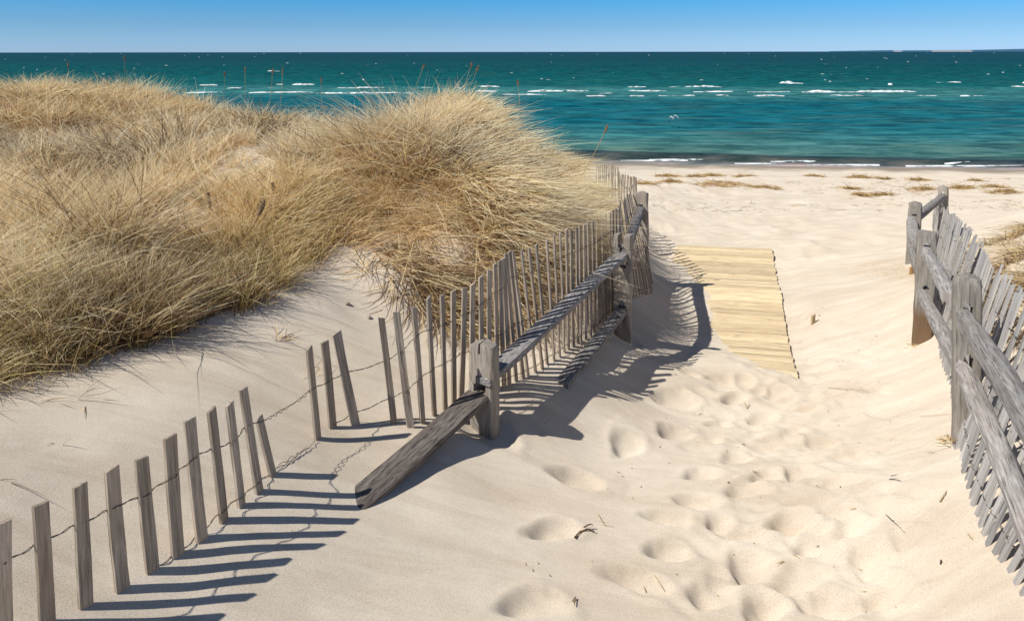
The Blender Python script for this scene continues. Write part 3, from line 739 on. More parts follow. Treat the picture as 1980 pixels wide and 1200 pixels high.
R1b = at_depth(930, 752, P1b.y + .10)
place_rail(lf, E1 + Vector((-.075, -.135, -.014)), at_depth(945, 746, P1b.y + .06), .108, .030, 21, M_plank, tilt=.06, taper1=.8, bendz=-.008, boxy=9, rough=.6, label='grey plank rail with its end resting on the sand')
place_rail(lf, at_depth(934, 738, P1b.y - .05), at_depth(1212, 484, P2b.y + .06), .085, .036, 22, M_rail, tilt=.05, boxy=8, rough=.7, taper1=.8, taper0=.8)
E3 = hit(1094, 736); place_rail(lf, E3 + Vector((-.03, -.05, .0)), at_depth(1208, 594, P2b.y + .05), .085, .036, 23, M_rail, tilt=.05, taper1=.8, label='low rail sloping down into the sand')
place_rail(lf, at_depth(1207, 492, P2b.y - .02), at_depth(1240, 400, P3b.y + .08), .075, .06, 24, M_rail, taper1=.8, boxy=3)
place_rail(lf, at_depth(1205, 610, P2b.y - .02), at_depth(1241, 470, P3b.y + .05), .075, .085, 25, M_rail, taper1=.8, boxy=3, bend=.05)

Qb = [hit(1866, 838), hit(1782, 655), hit(1764, 508), None]
Qt = [at_depth(1872, 527, Qb[0].y), at_depth(1794, 445, Qb[1].y), at_depth(1771, 388, Qb[2].y)]
Yd = 8.5; q = at_depth(1823, 460, Yd); Qb[3] = Vector((q.x, Yd, ground(q.x, Yd))); Qt.append(at_depth(1823, 357, Yd))
print('right posts', [tuple(round(c, 2) for c in q) for q in Qb])
rf = empty('split_rail_fence', Qb[0]); tag(rf, 'silver grey split rail fence with round-topped posts along the right side of the path', 'fence')
Qn = Vector((1.22, 1.50, ground(1.22, 1.5)))
yr = [yaw_perp(Qn, Qb[0]), yaw_perp(Qb[0], Qb[1]), yaw_perp(Qb[1], Qb[2]), yaw_perp(Qb[2], Qb[3])]
place_post(rf, Qb[0], Qt[0], (yr[0] + yr[1]) / 2, .108, .08, [(.76, .36, .05), (.44, .36, .055)], 31, M_post_r, top='round')
place_post(rf, Qb[1], Qt[1], (yr[1] + yr[2]) / 2, .115, .075, [(.83, .36, .055), (.44, .36, .05)], 33, M_post_rust, top='flat', label='post with rusty brown rotted foot')
place_post(rf, Qb[2], Qt[2], (yr[2] + yr[3]) / 2, .115, .08, [(.72, .36, .055), (.36, .36, .05)], 35, M_post_r, top='round')
place_post(rf, Qb[3], Qt[3], yr[3], .105, .08, [(.80, .36, .05)], 37, M_post_r, top='round')
def zof(i, f): return Qb[i].lerp(Qt[i], f)
nextb = Vector((1.20, 1.42, 0))
place_rail(rf, Vector((nextb.x, nextb.y, CAMZ - 1.02)), zof(0, .745) + Vector((.0, .06, 0)), .060, .066, 41, M_rail_r, tilt=.25, taper1=.6, boxy=3.2, bendz=.012, mid=1.15)
place_rail(rf, Vector((nextb.x - .02, nextb.y, CAMZ - 1.30)), zof(0, .43) + Vector((.0, .06, 0)), .062, .064, 42, M_rail_r, tilt=.2, taper1=.5, boxy=2.3, rough=1.6, mid=1.15, bendz=.02)
place_rail(rf, zof(0, .70) + Vector((-.02, -.03, 0)), zof(1, .82) + Vector((.01, .05, 0)), .062, .066, 43, M_rail_r, tilt=.3, taper1=.6, boxy=2.8, bendz=-.0, mid=1.2)
place_rail(rf, zof(0, .40) + Vector((-.02, -.0, 0)), zof(1, .43) + Vector((0, .05, 0)), .060, .062, 44, M_rail_r, taper1=.6, boxy=2.6, mid=1.2)
place_rail(rf, zof(1, .82) + Vector((0, -.03, 0)), zof(2, .71) + Vector((0, .05, 0)), .08, .075, 45, M_rail_r, taper0=.6, taper1=.6, boxy=2.8, bend=.03, bendz=-.05, mid=1.2)
place_rail(rf, zof(1, .44) + Vector((0, -.03, 0)), zof(2, .34) + Vector((0, .05, 0)), .08, .075, 46, M_rail_r, taper0=.6, taper1=.6, boxy=2.8, mid=1.1)
place_rail(rf, zof(2, .74) + Vector((0, -.03, 0)), zof(3, .78) + Vector((.05, .05, 0)), .075, .07, 47, M_rail_r, taper1=.6, boxy=3)

# ------------------------------------------------------------------ boardwalk
cx, cy = BN[0] + BV[0] * BL / 2 + BU[0] * BW / 2, BN[1] + BV[1] * BL / 2 + BU[1] * BW / 2
bwk = empty('boardwalk', (cx, cy, board_z(BW / 2, BL / 2))); tag(bwk, 'roll-out boardwalk of new yellow pine slats, half covered by sand', 'boardwalk')
nb = 42; step = BL / nb
for i in range(nb):
    v = (i + .5) * step; wd = step * .87; th = .018; j = random.uniform(-.006, .006); rz = random.uniform(-.006, .006)
    P = lambda u, vv: Vector((BN[0] + BV[0] * vv + BU[0] * u, BN[1] + BV[1] * vv + BU[1] * u, float(board_z(u, vv))))
    a = P(-0 + j, v); b = P(BW + j, v); x = (b - a).normalized(); y0 = (P(0, v + .05) - P(0, v - .05)).normalized(); zz = x.cross(y0).normalized()
    if zz.z < 0: zz = -zz
    yv = zz.cross(x); n = 8; Vv = []; Fs = []; L = (b - a).length; bow = random.uniform(-.003, .003)
    for k in range(n + 1):
        s = k / n; o2 = bow * math.sin(s * math.pi); hz = .002 * math.sin(s * 5 + i)
        Vv += [(L * s, -wd / 2 + o2, -th + hz), (L * s, wd / 2 + o2, -th + hz), (L * s, wd / 2 + o2, -.003 + hz), (L * s, wd / 2 - .003 + o2, hz), (L * s, -wd / 2 + .003 + o2, hz), (L * s, -wd / 2 + o2, -.003 + hz)]
    for k in range(n):
        for q in range(6): A0 = k * 6 + q; B0 = k * 6 + (q + 1) % 6; Fs.append((A0, A0 + 6, B0 + 6, B0))
    Fs.append((0, 1, 2, 3, 4, 5)); Fs.append(tuple(n * 6 + q for q in (5, 4, 3, 2, 1, 0)))
    o = link('board', mesh_py('board', Vv, Fs, smooth=False), M_board, bwk)
    a = a + zz * (random.uniform(0, .003) + .003)
    set_world(o, Matrix(((x.x, yv.x, zz.x, a.x), (x.y, yv.y, zz.y, a.y), (x.z, yv.z, zz.z, a.z), (0, 0, 0, 1))) @ Matrix.Rotation(rz, 4, 'Z'))
for uu in (.07, .5, BW - .07):
    V = []; Fs = []; n = 60
    for k in range(n + 1):
        v = BL * k / n
        for du in (-.012, .012):
            u = uu + du; V.append((BN[0] + BV[0] * v + BU[0] * u, BN[1] + BV[1] * v + BU[1] * u, float(board_z(u, v)) - .017))
    for k in range(n): Fs.append((2 * k, 2 * k + 1, 2 * k + 3, 2 * k + 2))
    o = link('strap', mesh_py('strap', V, Fs), M_strap, bwk); set_world(o, Matrix.Identity(4))

# ------------------------------------------------------------------ grass
def build_blades(P, D0, BEND, L, W, C0, C1, K=5, droop=None):
    """ribbons: root P, start dir D0, bend vector, length, width, root and tip colours"""
    n = len(P); s = np.linspace(0, 1, K)[None, :, None]
    ctr = P[:, None, :] + L[:, None, None] * (D0[:, None, :] * s + BEND[:, None, :] * s**2)
    kk = rng.normal(size=(n, 1, 3)) * np.where(rng.random((n, 1, 1)) < .4, .55, .12); kk[..., 2] = -np.abs(kk[..., 2]) * .8
    ctr = ctr + L[:, None, None] * kk * np.clip(s - .45, 0, 1)
    if droop is not None: ctr[:, :, 2] -= (L * droop)[:, None] * s[:, :, 0]**3
    hor = rng.normal(size=(n, 3)) * .40 + np.array([-.57, -.48, .66])
    tan = D0 + BEND; side = np.cross(tan, hor); side /= np.linalg.norm(side, axis=1)[:, None] + 1e-9
    prof = np.interp(np.linspace(0, 1, K), [0, .25, .7, 1], [.8, 1, .6, .08])[None, :, None]
    off = side[:, None, :] * (W[:, None, None] / 2) * prof
    A = ctr - off; B = ctr + off
    V = np.stack([A, B], 2).reshape(-1, 3)           # n, K, 2
    base = (np.arange(n) * K * 2)[:, None]; k = np.arange(K - 1)[None, :]
    a = base + 2 * k
    Fq = np.stack([a, a + 1, a + 3, a + 2], -1).reshape(-1, 4)
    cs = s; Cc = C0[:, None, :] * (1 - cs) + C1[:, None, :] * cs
    Cc = np.repeat(Cc[:, :, None, :], 2, 2).reshape(-1, 3)
    return V, Fq, Cc
def grass_obj(name, parts):
    Vs = []; Fs = []; Cs = []; o = 0
    for V, Fq, Cc in parts: Vs.append(V); Fs.append(Fq + o); Cs.append(Cc); o += len(V)
    V = np.concatenate(Vs); Fq = np.concatenate(Fs); Cc = np.concatenate(Cs)
    me = mesh_np(name, V, Fq)
    a = me.color_attributes.new('tint', 'FLOAT_COLOR', 'POINT')
    a.data.foreach_set('color', np.concatenate([Cc, np.ones((len(Cc), 1))], 1).astype(np.float32).ravel())
    return link(name, me, M_grass)
def unit(v): return v / (np.linalg.norm(v, axis=-1, keepdims=True) + 1e-9)
PALE = np.array([.97, .87, .69]); STRAW = np.array([.93, .71, .41]); GOLD = np.array([.82, .56, .23]); BROWN = np.array([.17, .10, .05]); GREEN = np.array([.26, .27, .05]); GREY = np.array([.34, .27, .20])

def clumps(cxy, per, spread, Lm, flow, wind, lift, wmul, tone, green, dark=0.0, lvar=.33, extra=None, bk_=1.0):
    """cxy (n,2); per int; everything else arrays of n or scalars"""
    n = len(cxy); ci = np.repeat(np.arange(n), per); m = len(ci)
    def g(v): return np.broadcast_to(np.asarray(v, float), (n,) + np.asarray(v).shape[1:] if np.ndim(v) > 1 else (n,))[ci]
    r = np.sqrt(rng.random(m)) * g(spread); th = rng.random(m) * 2 * np.pi
    off = np.stack([np.cos(th), np.sin(th)], 1)
    xy = cxy[ci] + off * r[:, None]
    z = terrain(xy[:, 0], xy[:, 1], detail=False) - .015
    P = np.stack([xy[:, 0], xy[:, 1], z], 1)
    cl_dir = rng.normal(size=(n, 2)) * .50
    sp = rng.normal(size=(m, 2)) * .44 + off * (r / g(spread))[:, None] * .40 + (cl_dir if extra is None else cl_dir * .6 + extra)[ci]
    fl = flow[ci]
    D0 = np.concatenate([sp + fl * .18, np.ones((m, 1)) * g(lift)[:, None]], 1); D0 = unit(D0)
    bend = np.concatenate([fl * g(wind)[:, None] * .62 + sp * .55 + rng.normal(size=(m, 2)) * .18, -np.abs(rng.normal(size=(m, 1))) * .22 - .18 * g(wind)[:, None]], 1)
    bend = bend * g(bk_)[:, None]
    L = g(Lm) * np.clip(1 + rng.normal(size=m) * lvar, .35, 1.7)
    W = .0038 * g(wmul) * (.7 + .7 * rng.random(m))
    t = np.clip(g(tone)[:, None] + .12 + rng.normal(size=(m, 1)) * .30, 0, 1)
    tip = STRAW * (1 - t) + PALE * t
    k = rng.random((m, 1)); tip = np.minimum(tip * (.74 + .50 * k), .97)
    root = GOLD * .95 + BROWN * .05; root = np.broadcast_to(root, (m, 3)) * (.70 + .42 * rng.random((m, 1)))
    gm = (rng.random(m) < g(green))[:, None]
    root = np.where(gm, GREEN * .9, root); tip = np.where(gm, GREEN * .5 + STRAW * .6, tip)
    dm = (rng.random(m) < g(dark))[:, None]
    root = np.where(dm, BROWN * .7, root); tip = np.where(dm, BROWN * 1.5, tip)
    return build_blades(P, D0, bend, L, W, root, tip)
PATHSIDE = FLINE + [(FLINE[-1][0] + .5, 12.5), (9, 12.5), (9, -1), (-1.2, -1)]
RPATH = [(b.x, b.y) for b, t, _ in rsl] + [(1.0, -1), (-2, -1), (-2, 12), (rsl[0][0].x, 12)]
def cull(g, K=5, leak=.02, poly=None):
    """drop the blades that would poke through the fence onto the path"""
    V, Fq, Cc = g; n = len(V) // (2 * K); B = V.reshape(n, 2 * K, 3)
    poly = poly or PATHSIDE
    bad = inpoly(B[:, -1, 0], B[:, -1, 1], poly) | inpoly(B[:, K, 0], B[:, K, 1], poly)
    bad &= rng.random(n) > leak
    k = ~bad; m = int(k.sum()); base = (np.arange(m) * K * 2)[:, None]; a = base + 2 * np.arange(K - 1)[None, :]
    return B[k].reshape(-1, 3), np.stack([a, a + 1, a + 3, a + 2], -1).reshape(-1, 4), Cc.reshape(n, 2 * K, 3)[k].reshape(-1, 3)
def sample_poly(n, poly, x0, x1, y0, y1, dens):
    out = []
    tot = 0
    while tot < n:
        x = rng.uniform(x0, x1, 8000); y = rng.uniform(y0, y1, 8000)
        k = inpoly(x, y, poly) & (rng.random(8000) < dens(x, y))
        out.append(np.stack([x[k], y[k]], 1)); tot += int(k.sum())
    return np.concatenate(out)[:n]
def flow_at(xy):
    e = .15; h0 = terrain(xy[:, 0], xy[:, 1], False)
    gx = (terrain(xy[:, 0] + e, xy[:, 1], False) - h0) / e; gy = (terrain(xy[:, 0], xy[:, 1] + e, False) - h0) / e
    f = -np.stack([gx, gy], 1) * .8
    w = np.stack([.55 + .5 * vnoise(xy[:, 0] * .8, xy[:, 1] * .8, 91), -.15 + .7 * vnoise(xy[:, 0] * .8, xy[:, 1] * .8, 92)], 1)
    f = (f + w) * np.interp(xy[:, 0], [-2.2, -.2], [.35, .9])[:, None]; m = np.linalg.norm(f, axis=1)[:, None]
    return f / np.maximum(m, .9)
def in_view(x, y):
    return (np.abs(x / np.maximum(y, .5)) < .95)
# bare sandy gaps: around the hump at survey point (545,272)
hp = hit(545, 275); hump = (hp.x, hp.y)
def dens_main(x, y):
    d = np.clip(1.25 * (5.0 / np.hypot(x, y))**1.3, .12, 1)
    gap = np.hypot((x - hump[0]) / .45, (y - hump[1] + .45) / .75) < 1
    patch = vnoise(x * .9, y * .9, 70) > -.24
    return np.where(in_view(x, y), d, .12) * (~gap) * np.where(patch, 1, .25)
TU = sample_poly(430, GPOLY, -12, 1.2, 1.5, 12, dens_main)
# blue-noise the tussock centres a little
for _ in range(6):
    dd = TU[:, None] - TU[None]; rr_ = np.hypot(dd[..., 0], dd[..., 1]) + np.eye(len(TU)) * 9
    rad = .34 * np.clip(np.hypot(TU[:, 0], TU[:, 1]) / 5, .8, 1.8)
    f_ = np.clip(rad[:, None] - rr_, 0, None)[..., None] * dd / rr_[..., None]; TU = TU + .3 * f_.sum(1)
TU = TU[inpoly(TU[:, 0], TU[:, 1], GPOLY)]
ti = rng.integers(0, len(TU), 5200)
tdist = np.hypot(TU[:, 0], TU[:, 1]); trad = (.105 + .09 * rng.random(len(TU))) * np.clip(tdist / 5, .8, 1.7)
_o = rng.normal(size=(5200, 2)) * .62; C = TU[ti] + _o * trad[ti][:, None]
k = inpoly(C[:, 0], C[:, 1], GPOLY); C = C[k]; ti = ti[k]; _o = _o[k]
fill = sample_poly(520, GPOLY, -12, 1.2, 1.5, 12, dens_main)
_t = rng.random(620) * (len(gb) - 1.01); _i = _t.astype(int); _g = np.array([(p.x, p.y) for p in gb]); _d = np.abs(rng.normal(size=620)) * .26
_p = _g[_i] + (_g[_i + 1] - _g[_i]) * (_t - _i)[:, None]; _n = np.array([-.55, .84]); FE = _p + (_d + .16 * (vnoise(_t * 2.3, _t * 0, 401) + .25))[:, None] * _n[None] + rng.normal(size=(620, 2)) * .05
FE = FE[rng.random(620) < .30 + .9 * (vnoise(FE[:, 0] * 3.5, FE[:, 1] * 3.5, 402) + .45)]
fill = np.concatenate([fill, FE])
C = np.concatenate([C, fill]); ti = np.concatenate([ti, rng.integers(0, len(TU), len(fill))]); EX = np.concatenate([_o * .52, rng.normal(size=(len(fill), 2)) * .3])
t_tone = rng.normal(size=len(TU)) * .28; t_len = np.clip(1 + rng.normal(size=len(TU)) * .32, .45, 1.30); t_wind = rng.normal(size=len(TU)) * .22; t_lean = rng.normal(size=(len(TU), 2)) * .34
EX = EX + t_lean[ti]
fl = flow_at(C); dist = np.hypot(C[:, 0], C[:, 1])
tone = np.clip(.55 + 1.1 * vnoise(C[:, 0] * .7, C[:, 1] * .7, 80) - .06 * np.clip(dist - 6, 0, 4), 0, 1)
# distance from the front edge of the grass: lower, straighter, greener there
fb = np.array([(p.x, p.y) for p in gb]); dedge = np.min(np.hypot(C[:, None, 0] - fb[None, :, 0], C[:, None, 1] - fb[None, :, 1]), 1)
edge = np.exp(-(dedge / .45)**2)
LL = np.interp(dist, [2, 4, 6, 10], [.215, .25, .28, .215]) * (1 - .38 * edge) * np.clip(1 + 1.3 * vnoise(C[:, 0] * 1.3, C[:, 1] * 1.3, 83), .5, 1.6)
WM = np.clip(dist / 4.4, .7, 2.0)
windv = np.clip(.30 + .8 * vnoise(C[:, 0] * .6, C[:, 1] * .6, 84) - .45 * edge, .15, 1.3)
rb = np.array([p for p in GPOLY[13:22]]); de2 = np.min(np.hypot(C[:, None, 0] - rb[None, :, 0], C[:, None, 1] - rb[None, :, 1]), 1); LL = LL * (1 - .35 * np.exp(-(de2 / .45)**2))
LL = np.minimum(LL * t_len[ti], np.where(dist > 7, .27, .42)); tone = np.clip(tone + t_tone[ti], 0, 1); windv = np.clip(windv + t_wind[ti], .05, 1.2)
LL = LL * 1.06
UPW = np.interp(C[:, 0], [-1.2, .1], [.55, 1.0])
DK = np.clip(.06 + 1.6 * (vnoise(C[:, 0] * 1.3, C[:, 1] * 1.3, 95) - .08) + .10 * (dist > 6.5) * (C[:, 0] < -1), .04, .55)  # patches of dark blades paint in shaded hollows; back left is browner grass
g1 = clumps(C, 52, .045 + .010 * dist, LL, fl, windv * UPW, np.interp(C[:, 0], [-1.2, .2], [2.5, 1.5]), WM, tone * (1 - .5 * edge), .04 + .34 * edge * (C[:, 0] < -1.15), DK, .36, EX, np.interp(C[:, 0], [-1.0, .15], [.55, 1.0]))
# brown upright stand on the back skyline
def px_clumps(lst, Y):  # (px, n)
    out = []
    for px, n, sp in lst:
        for _ in range(n):
            p = px + random.gauss(0, sp); yy = Y + random.uniform(-.6, .6); out.append(((p - 990) / F * yy, yy))
    return np.array(out)
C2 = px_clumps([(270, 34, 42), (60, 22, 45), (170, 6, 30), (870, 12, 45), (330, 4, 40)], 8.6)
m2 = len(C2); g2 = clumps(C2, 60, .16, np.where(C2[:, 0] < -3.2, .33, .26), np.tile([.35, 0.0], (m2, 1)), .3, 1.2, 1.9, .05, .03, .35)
# grass hanging over the scarp above the left fence
sc_pts = []
for (x, y) in [(-.05,4.95),(.12,5.0),(.26,5.05),(.36,5.2),(.45,5.4),(.50,5.7),(.52,6.0),(.58,6.5),(.62,7.0),(.64,7.6),(.64,8.2)]:
    for _ in range(20): sc_pts.append((x - abs(random.gauss(0, .18)), y + abs(random.gauss(0, .22))))
C3 = np.array(sc_pts); f3 = flow_at(C3); f3 = unit(f3 + np.array([.1, -.6])) * .9
g3 = clumps(C3, 60, .10, .27, f3, .7, .75, WM.mean() * .85, .45, .08, .12)
bp = []
for (px, py, k_) in [(930,430,5),(950,445,6),(975,435,6),(1000,450,7),(1020,440,6),(1045,455,8),(1070,450,8),(1095,445,8),(1120,440,8),(1145,430,8),(1165,415,6),(1175,390,6),(960,470,5),(985,480,6),(1015,490,7),(1040,490,8),(1065,485,8),(1090,480,8),(1115,470,8),(1140,465,8),(1160,450,7),(1060,510,6),(1085,505,6),(1110,500,6),(1135,495,6),
                     (900,400,4),(860,420,4),(830,440,4),(1150,360,6),(1170,370,6),(920,500,3),(800,450,3)]:
    q = hit(px, py)
    for _ in range(k_): bp.append((q.x + random.gauss(0, .06), q.y + random.gauss(0, .08)))
C4 = np.array(bp); f4 = flow_at(C4); f4 = unit(f4 + np.array([.15, -.5])) * .8
g4 = clumps(C4, 46, .07, .30, f4, .75, .8, 1.05, .5, .06, .12)
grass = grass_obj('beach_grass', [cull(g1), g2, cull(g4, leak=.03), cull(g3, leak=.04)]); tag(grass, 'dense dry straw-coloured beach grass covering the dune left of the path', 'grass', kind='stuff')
print('blades', len(C) * 52 + m2 * 60 + len(C3) * 60)

# tangle of roots and dead stems on the eroded bank
def tangle(name, label, pts, n, L, wm, seed, dirx=(.5, -.6), flat=.35, spread=.12, dark=.5, kind=None, cat='dead grass'):
    c = np.array(pts); fl = np.tile(np.array(dirx), (len(c), 1))
    per = max(1, n // len(c))
    g = clumps(c, per, spread, L, fl, .9, flat, wm, .35, .03, dark, .4)
    if name == 'dead_grass_tangle': g = cull(g)
    if name == 'dry_grass': g = cull(g, poly=RPATH)
    o = grass_obj(name, [g]); tag(o, label, cat, kind=kind); return o
bk = []
for (px, py) in [(745,505),(775,520),(800,545),(820,565),(850,580),(880,575),(900,590),(870,610),(840,545),(790,490),(730,480),(760,490),(905,560),(930,560),(960,545),(990,560),(1020,560),(1050,550),(1085,525),(1110,530),(1135,520),(1000,590),(950,590)]:
    p = hit(px, py)
    for _ in range(4): bk.append((p.x + random.gauss(0, .06), p.y + random.gauss(0, .05)))
tangle('dead_grass_tangle', 'tangle of dark roots and dead stems hanging down the eroded bank', bk, 3600, .17, 1.25, 1, (.45, -.75), .30, .10, .55, 'stuff')

# sparse single tufts on the open sand
def tuft(px, py, n, L, label, green=.3, dark=.1, wm=1.0, flow=(.3, -.2), lift=1.0, spread=.03, wind=.5):
    p = hit(px, py); c = np.array([(p.x, p.y)])
    g = clumps(c, n, spread, L, np.array([flow]), wind, lift, wm, .5, green, dark, .35)
    V, Fq, Cc = g
    V = V - np.array([[p.x, p.y, p.z]])
    o = grass_obj('grass_tuft', [(V, Fq, Cc)]); o.location = p; tag(o, label, 'grass tuft', 'grass tufts on the open sand'); return o
tuft(540, 655, 22, .11, 'thin brown tuft alone on the bare slope above the gap in the snow fence', .1, .2, .8, (.2, -.6), .5)
tuft(60, 770, 22, .10, 'wind-blown dark tuft at the far left edge of the sand slope', .1, .6, .8, (.7, -.3), .3)
tuft(150, 770, 10, .09, 'sparse bent tuft lying on the sand right of the dark one', .0, .5, .8, (.9, -.4), .3)
tuft(120, 858, 8, .05, 'tiny curled tuft in the middle of the left sand slope', .0, .4, .8, (.6, -.2), .4)
tuft(-10, 925, 14, .09, 'dark stems entering at the left edge low on the slope', .0, .8, .8, (.9, -.3), .3)
tuft(710, 520, 40, .16, 'short brown tuft on top of the sand ridge', .1, .5, .9, (.1, -.5), .7)
tuft(770, 560, 30, .14, 'small straw tuft just below the sand ridge', .1, .4, .9, (.4, -.5), .6)
tuft(560, 560, 12, .11, 'few green blades at the front edge of the grass beside the ridge', .8, .0, .8, (.1, 0), 1.4, .12)
tuft(590, 715, 14, .12, 'fine straw wisps behind the leftmost slat of the three slat group', .0, .1, .6, (.5, -.6), .4, .10)
tuft(1842, 848, 40, .045, 'straw litter at the foot of the nearest right post', .0, .1, 1.0, (-.8, -.4), .25, .04)
tuft(1772, 660, 60, .045, 'pale straw litter at the foot of the brown-footed post', .0, .1, 1.0, (-.8, .1), .2, .06)

# seed stalks standing above the grass
def stalk(px, py, ptx, pty, Y, label, head=.22, thick=1.0):
    b = at_depth(px, py, Y); t = at_depth(ptx, pty, Y + random.uniform(-.05, .05)); d_ = b - t; d_.x = max(-.55, min(.55, d_.x / max(-d_.z, .01))) * max(-d_.z, .01); kq = 1.0
    while kq < 12 and (t + d_ * kq).z > ground(*(t + d_ * kq).xy): kq += .1
    b = t + d_ * kq
    V = []; Fs = []; pts = [b.lerp(t, k / 14) + Vector((.03 * math.sin(k / 14 * 3.1), 0, 0)) for k in range(15)]
    pts = [p - b for p in pts]; tube_pts(V, Fs, pts, [.0022 * thick] * 15, 5)
    root = empty('grass_stalk', b); tag(root, label, 'grass stalk', 'seed stalks above the dune grass')
    o = link('stem', mesh_py('stem', V, Fs), M_stalk, root)
    V = []; Fs = []; n = 14; L = (t - b).length; k0 = 1 - min(head * (t - at_depth(px, py, Y)).length / L, .9)
    hp_ = [pts[0].lerp(pts[-1], k0 + (1 - k0) * k / n) + Vector((.03 * math.sin((k0 + (1 - k0) * k / n) * 3.1), 0, 0)) for k in range(n + 1)]
    rr = [(.0065 * math.sin(min(1, .12 + .88 * k / n) * 3.05)**.6 + .001) * thick * random.uniform(.8, 1.15) for k in range(n + 1)]
    tube_pts(V, Fs, hp_, rr, 7)
    # small spikelets
    for k in range(60):
        s = random.random(); q = hp_[int(s * n)]; d = Vector((random.gauss(0, 1), random.gauss(0, 1), 1.5)).normalized(); r = rr[int(s * n)]
        a = len(V); V += [tuple(q + d * r * .5), tuple(q + d * (r + .012)), tuple(q + d * (r + .004) + Vector((0, 0, .008)))]; Fs.append((a, a + 1, a + 2))
    link('seed_head', mesh_py('seed_head', V, Fs), M_head, root)
M_stalk = mat_plain('straw stem', (.42, .30, .15), .8); M_head = mat_plain('brown seed head', (.24, .16, .09), .9, 0, 0, 200)
ST = [(1140,280,1175,243,6.5,'seed stalk leaning right against the blue water at the grass edge',.35,1.3),(483,418,510,385,4.2,'thick brown seed head leaning in the middle of the grass',.85,2.2),
 (392,425,400,372,4.4,'slim upright seed head left of the thick brown one',.6,1.4),(645,320,685,275,5.4,'leaning brown seed head below the dune crest',.6,1.5),
 (500,398,528,355,4.6,'faint stalk just above the thick brown seed head',.3,.7),(237,150,240,108,8.4,'tallest thin stalk on the left skyline of the dune',.3,.7),(128,160,130,120,8.4,'thin stalk standing near the left end of the skyline',.3,.7),
 (431,165,434,140,8.4,'short stalk on the skyline above the far breakers, left one',.35,.6),(471,160,473,131,8.4,'stalk on the skyline left of a close pair',.3,.7),(520,180,527,132,8.4,'left stalk of the close pair on the skyline',.3,.7),
 (540,180,546,130,8.4,'right stalk of the close pair on the skyline',.3,.7),(618,190,620,150,8.4,'lone stalk between the close pair and the dune crest',.3,.7),(803,160,820,125,7,'thin stalk leaning right on the dune crest',.3,.7),
 (895,160,912,122,6.8,'left of two stalks leaning right on the dune crest',.3,.7),(905,165,925,128,6.8,'right of two stalks leaning right on the dune crest',.3,.7),(1000,200,1000,155,6.9,'upright stalk right of the dune crest before the breakers',.3,.7)]
for s_ in ST: stalk(*s_)

# dry grass on the small dune at the far right
rp = []
for (px, py) in [(1922,487),(1935,474),(1950,463),(1965,453),(1980,446),(1995,442),(1938,520),(1955,508),(1972,498),(1990,488),(1955,560),(1968,552),(1982,545),(1996,540),(1975,585),(1992,580),(2010,540),(2030,480),(2040,600),(2000,620),(2030,660)]:
    p = hit(px, py)
    for _ in range(5): rp.append((p.x + random.gauss(0, .08), p.y + random.gauss(0, .07)))
o = tangle('dry_grass', 'dark matted dry grass on the sand bank behind the right fence', rp, 5200, .15, 1.1, 2, (.15, -.4), .35, .07, .45, 'stuff', 'grass')

# ------------------------------------------------------------------ wrack on the beach
def wrack(px, py, w, label, dens=1.0):
    p = hit(px, py); Wm = w * p.y / F; Dm = Wm * .35 + .12
    n = int(90 + 260 * Wm * dens)
    xy = np.stack([np.clip(rng.normal(size=n), -1.9, 1.9) * Wm * .27, np.clip(rng.normal(size=n), -1.9, 1.9) * Dm * .32 + .12 * np.sin(rng.random() * 6) ], 1)
    mound = .05 * np.exp(-(xy[:, 0] / (Wm * .35))**2 - (xy[:, 1] / (Dm * .4))**2)
    P = np.concatenate([xy, np.zeros((n, 1))], 1); P[:, 2] = terrain(xy[:, 0] + p.x, xy[:, 1] + p.y) - p.z + mound * rng.random(n) + .005
    D0 = unit(np.concatenate([rng.normal(size=(n, 2)) * [1.2, .7], rng.random((n, 1)) * .35], 1)); B = np.concatenate([rng.normal(size=(n, 2)) * .3, -rng.random((n, 1)) * .2], 1)
    c = rng.random((n, 1)); C0 = BROWN * .8 * (1 - c) + GOLD * .9 * c
    g = build_blades(P, D0, B, .07 + .12 * rng.random(n), .005 + .006 * rng.random(n), C0, C0 * 1.25, 4)
    o = grass_obj('seaweed_wrack', [g]); o.location = p; tag(o, label, 'wrack', 'heaps of dried wrack on the upper beach')
WR = [(1291,341,46,'thin dark wrack line nearest the left grass, upper row'),(1344,341,26,'small dark wrack heap, second from left in the upper row'),(1378,340,44,'dark mounded wrack heap right of the small one in the upper row'),
 (1442,342,40,'flat wrack heap near the middle of the upper row'),(1247,354,40,'golden wrack spread just right of the far snow fence slats'),(1298,352,42,'golden rounded wrack heap in the lower row left'),
 (1390,355,110,'long thin golden wrack line crossing the lower row'),(1475,363,60,'golden wrack heap at the right end of the long line'),(1571,341,34,'faint wrack heap mid beach in the upper row'),(1662,343,55,'long faint wrack line in the upper row right of the middle'),
 (1715,347,20,'small dark wrack knot left of the far right post in the upper row'),(1778,349,40,'flat wrack streak above the far right post'),(1893,351,22,'small wrack knot far right in the upper row'),(1651,367,36,'compact dark wrack heap mid right of the beach'),
 (1667,379,26,'small golden wrack heap just below the compact dark one'),(1712,378,42,'golden wrack heap left of the round topped post'),(1783,366,52,'large dark wrack heap directly left of the farthest right post'),(1855,364,58,'large dark wrack heap directly right of the farthest right post'),
 (1920,362,52,'wrack heap near the right edge, upper of two'),(1950,372,62,'wrack heap at the right edge, lower of two')]
for (px, py, w, lb) in WR: wrack(px, py, w, lb)
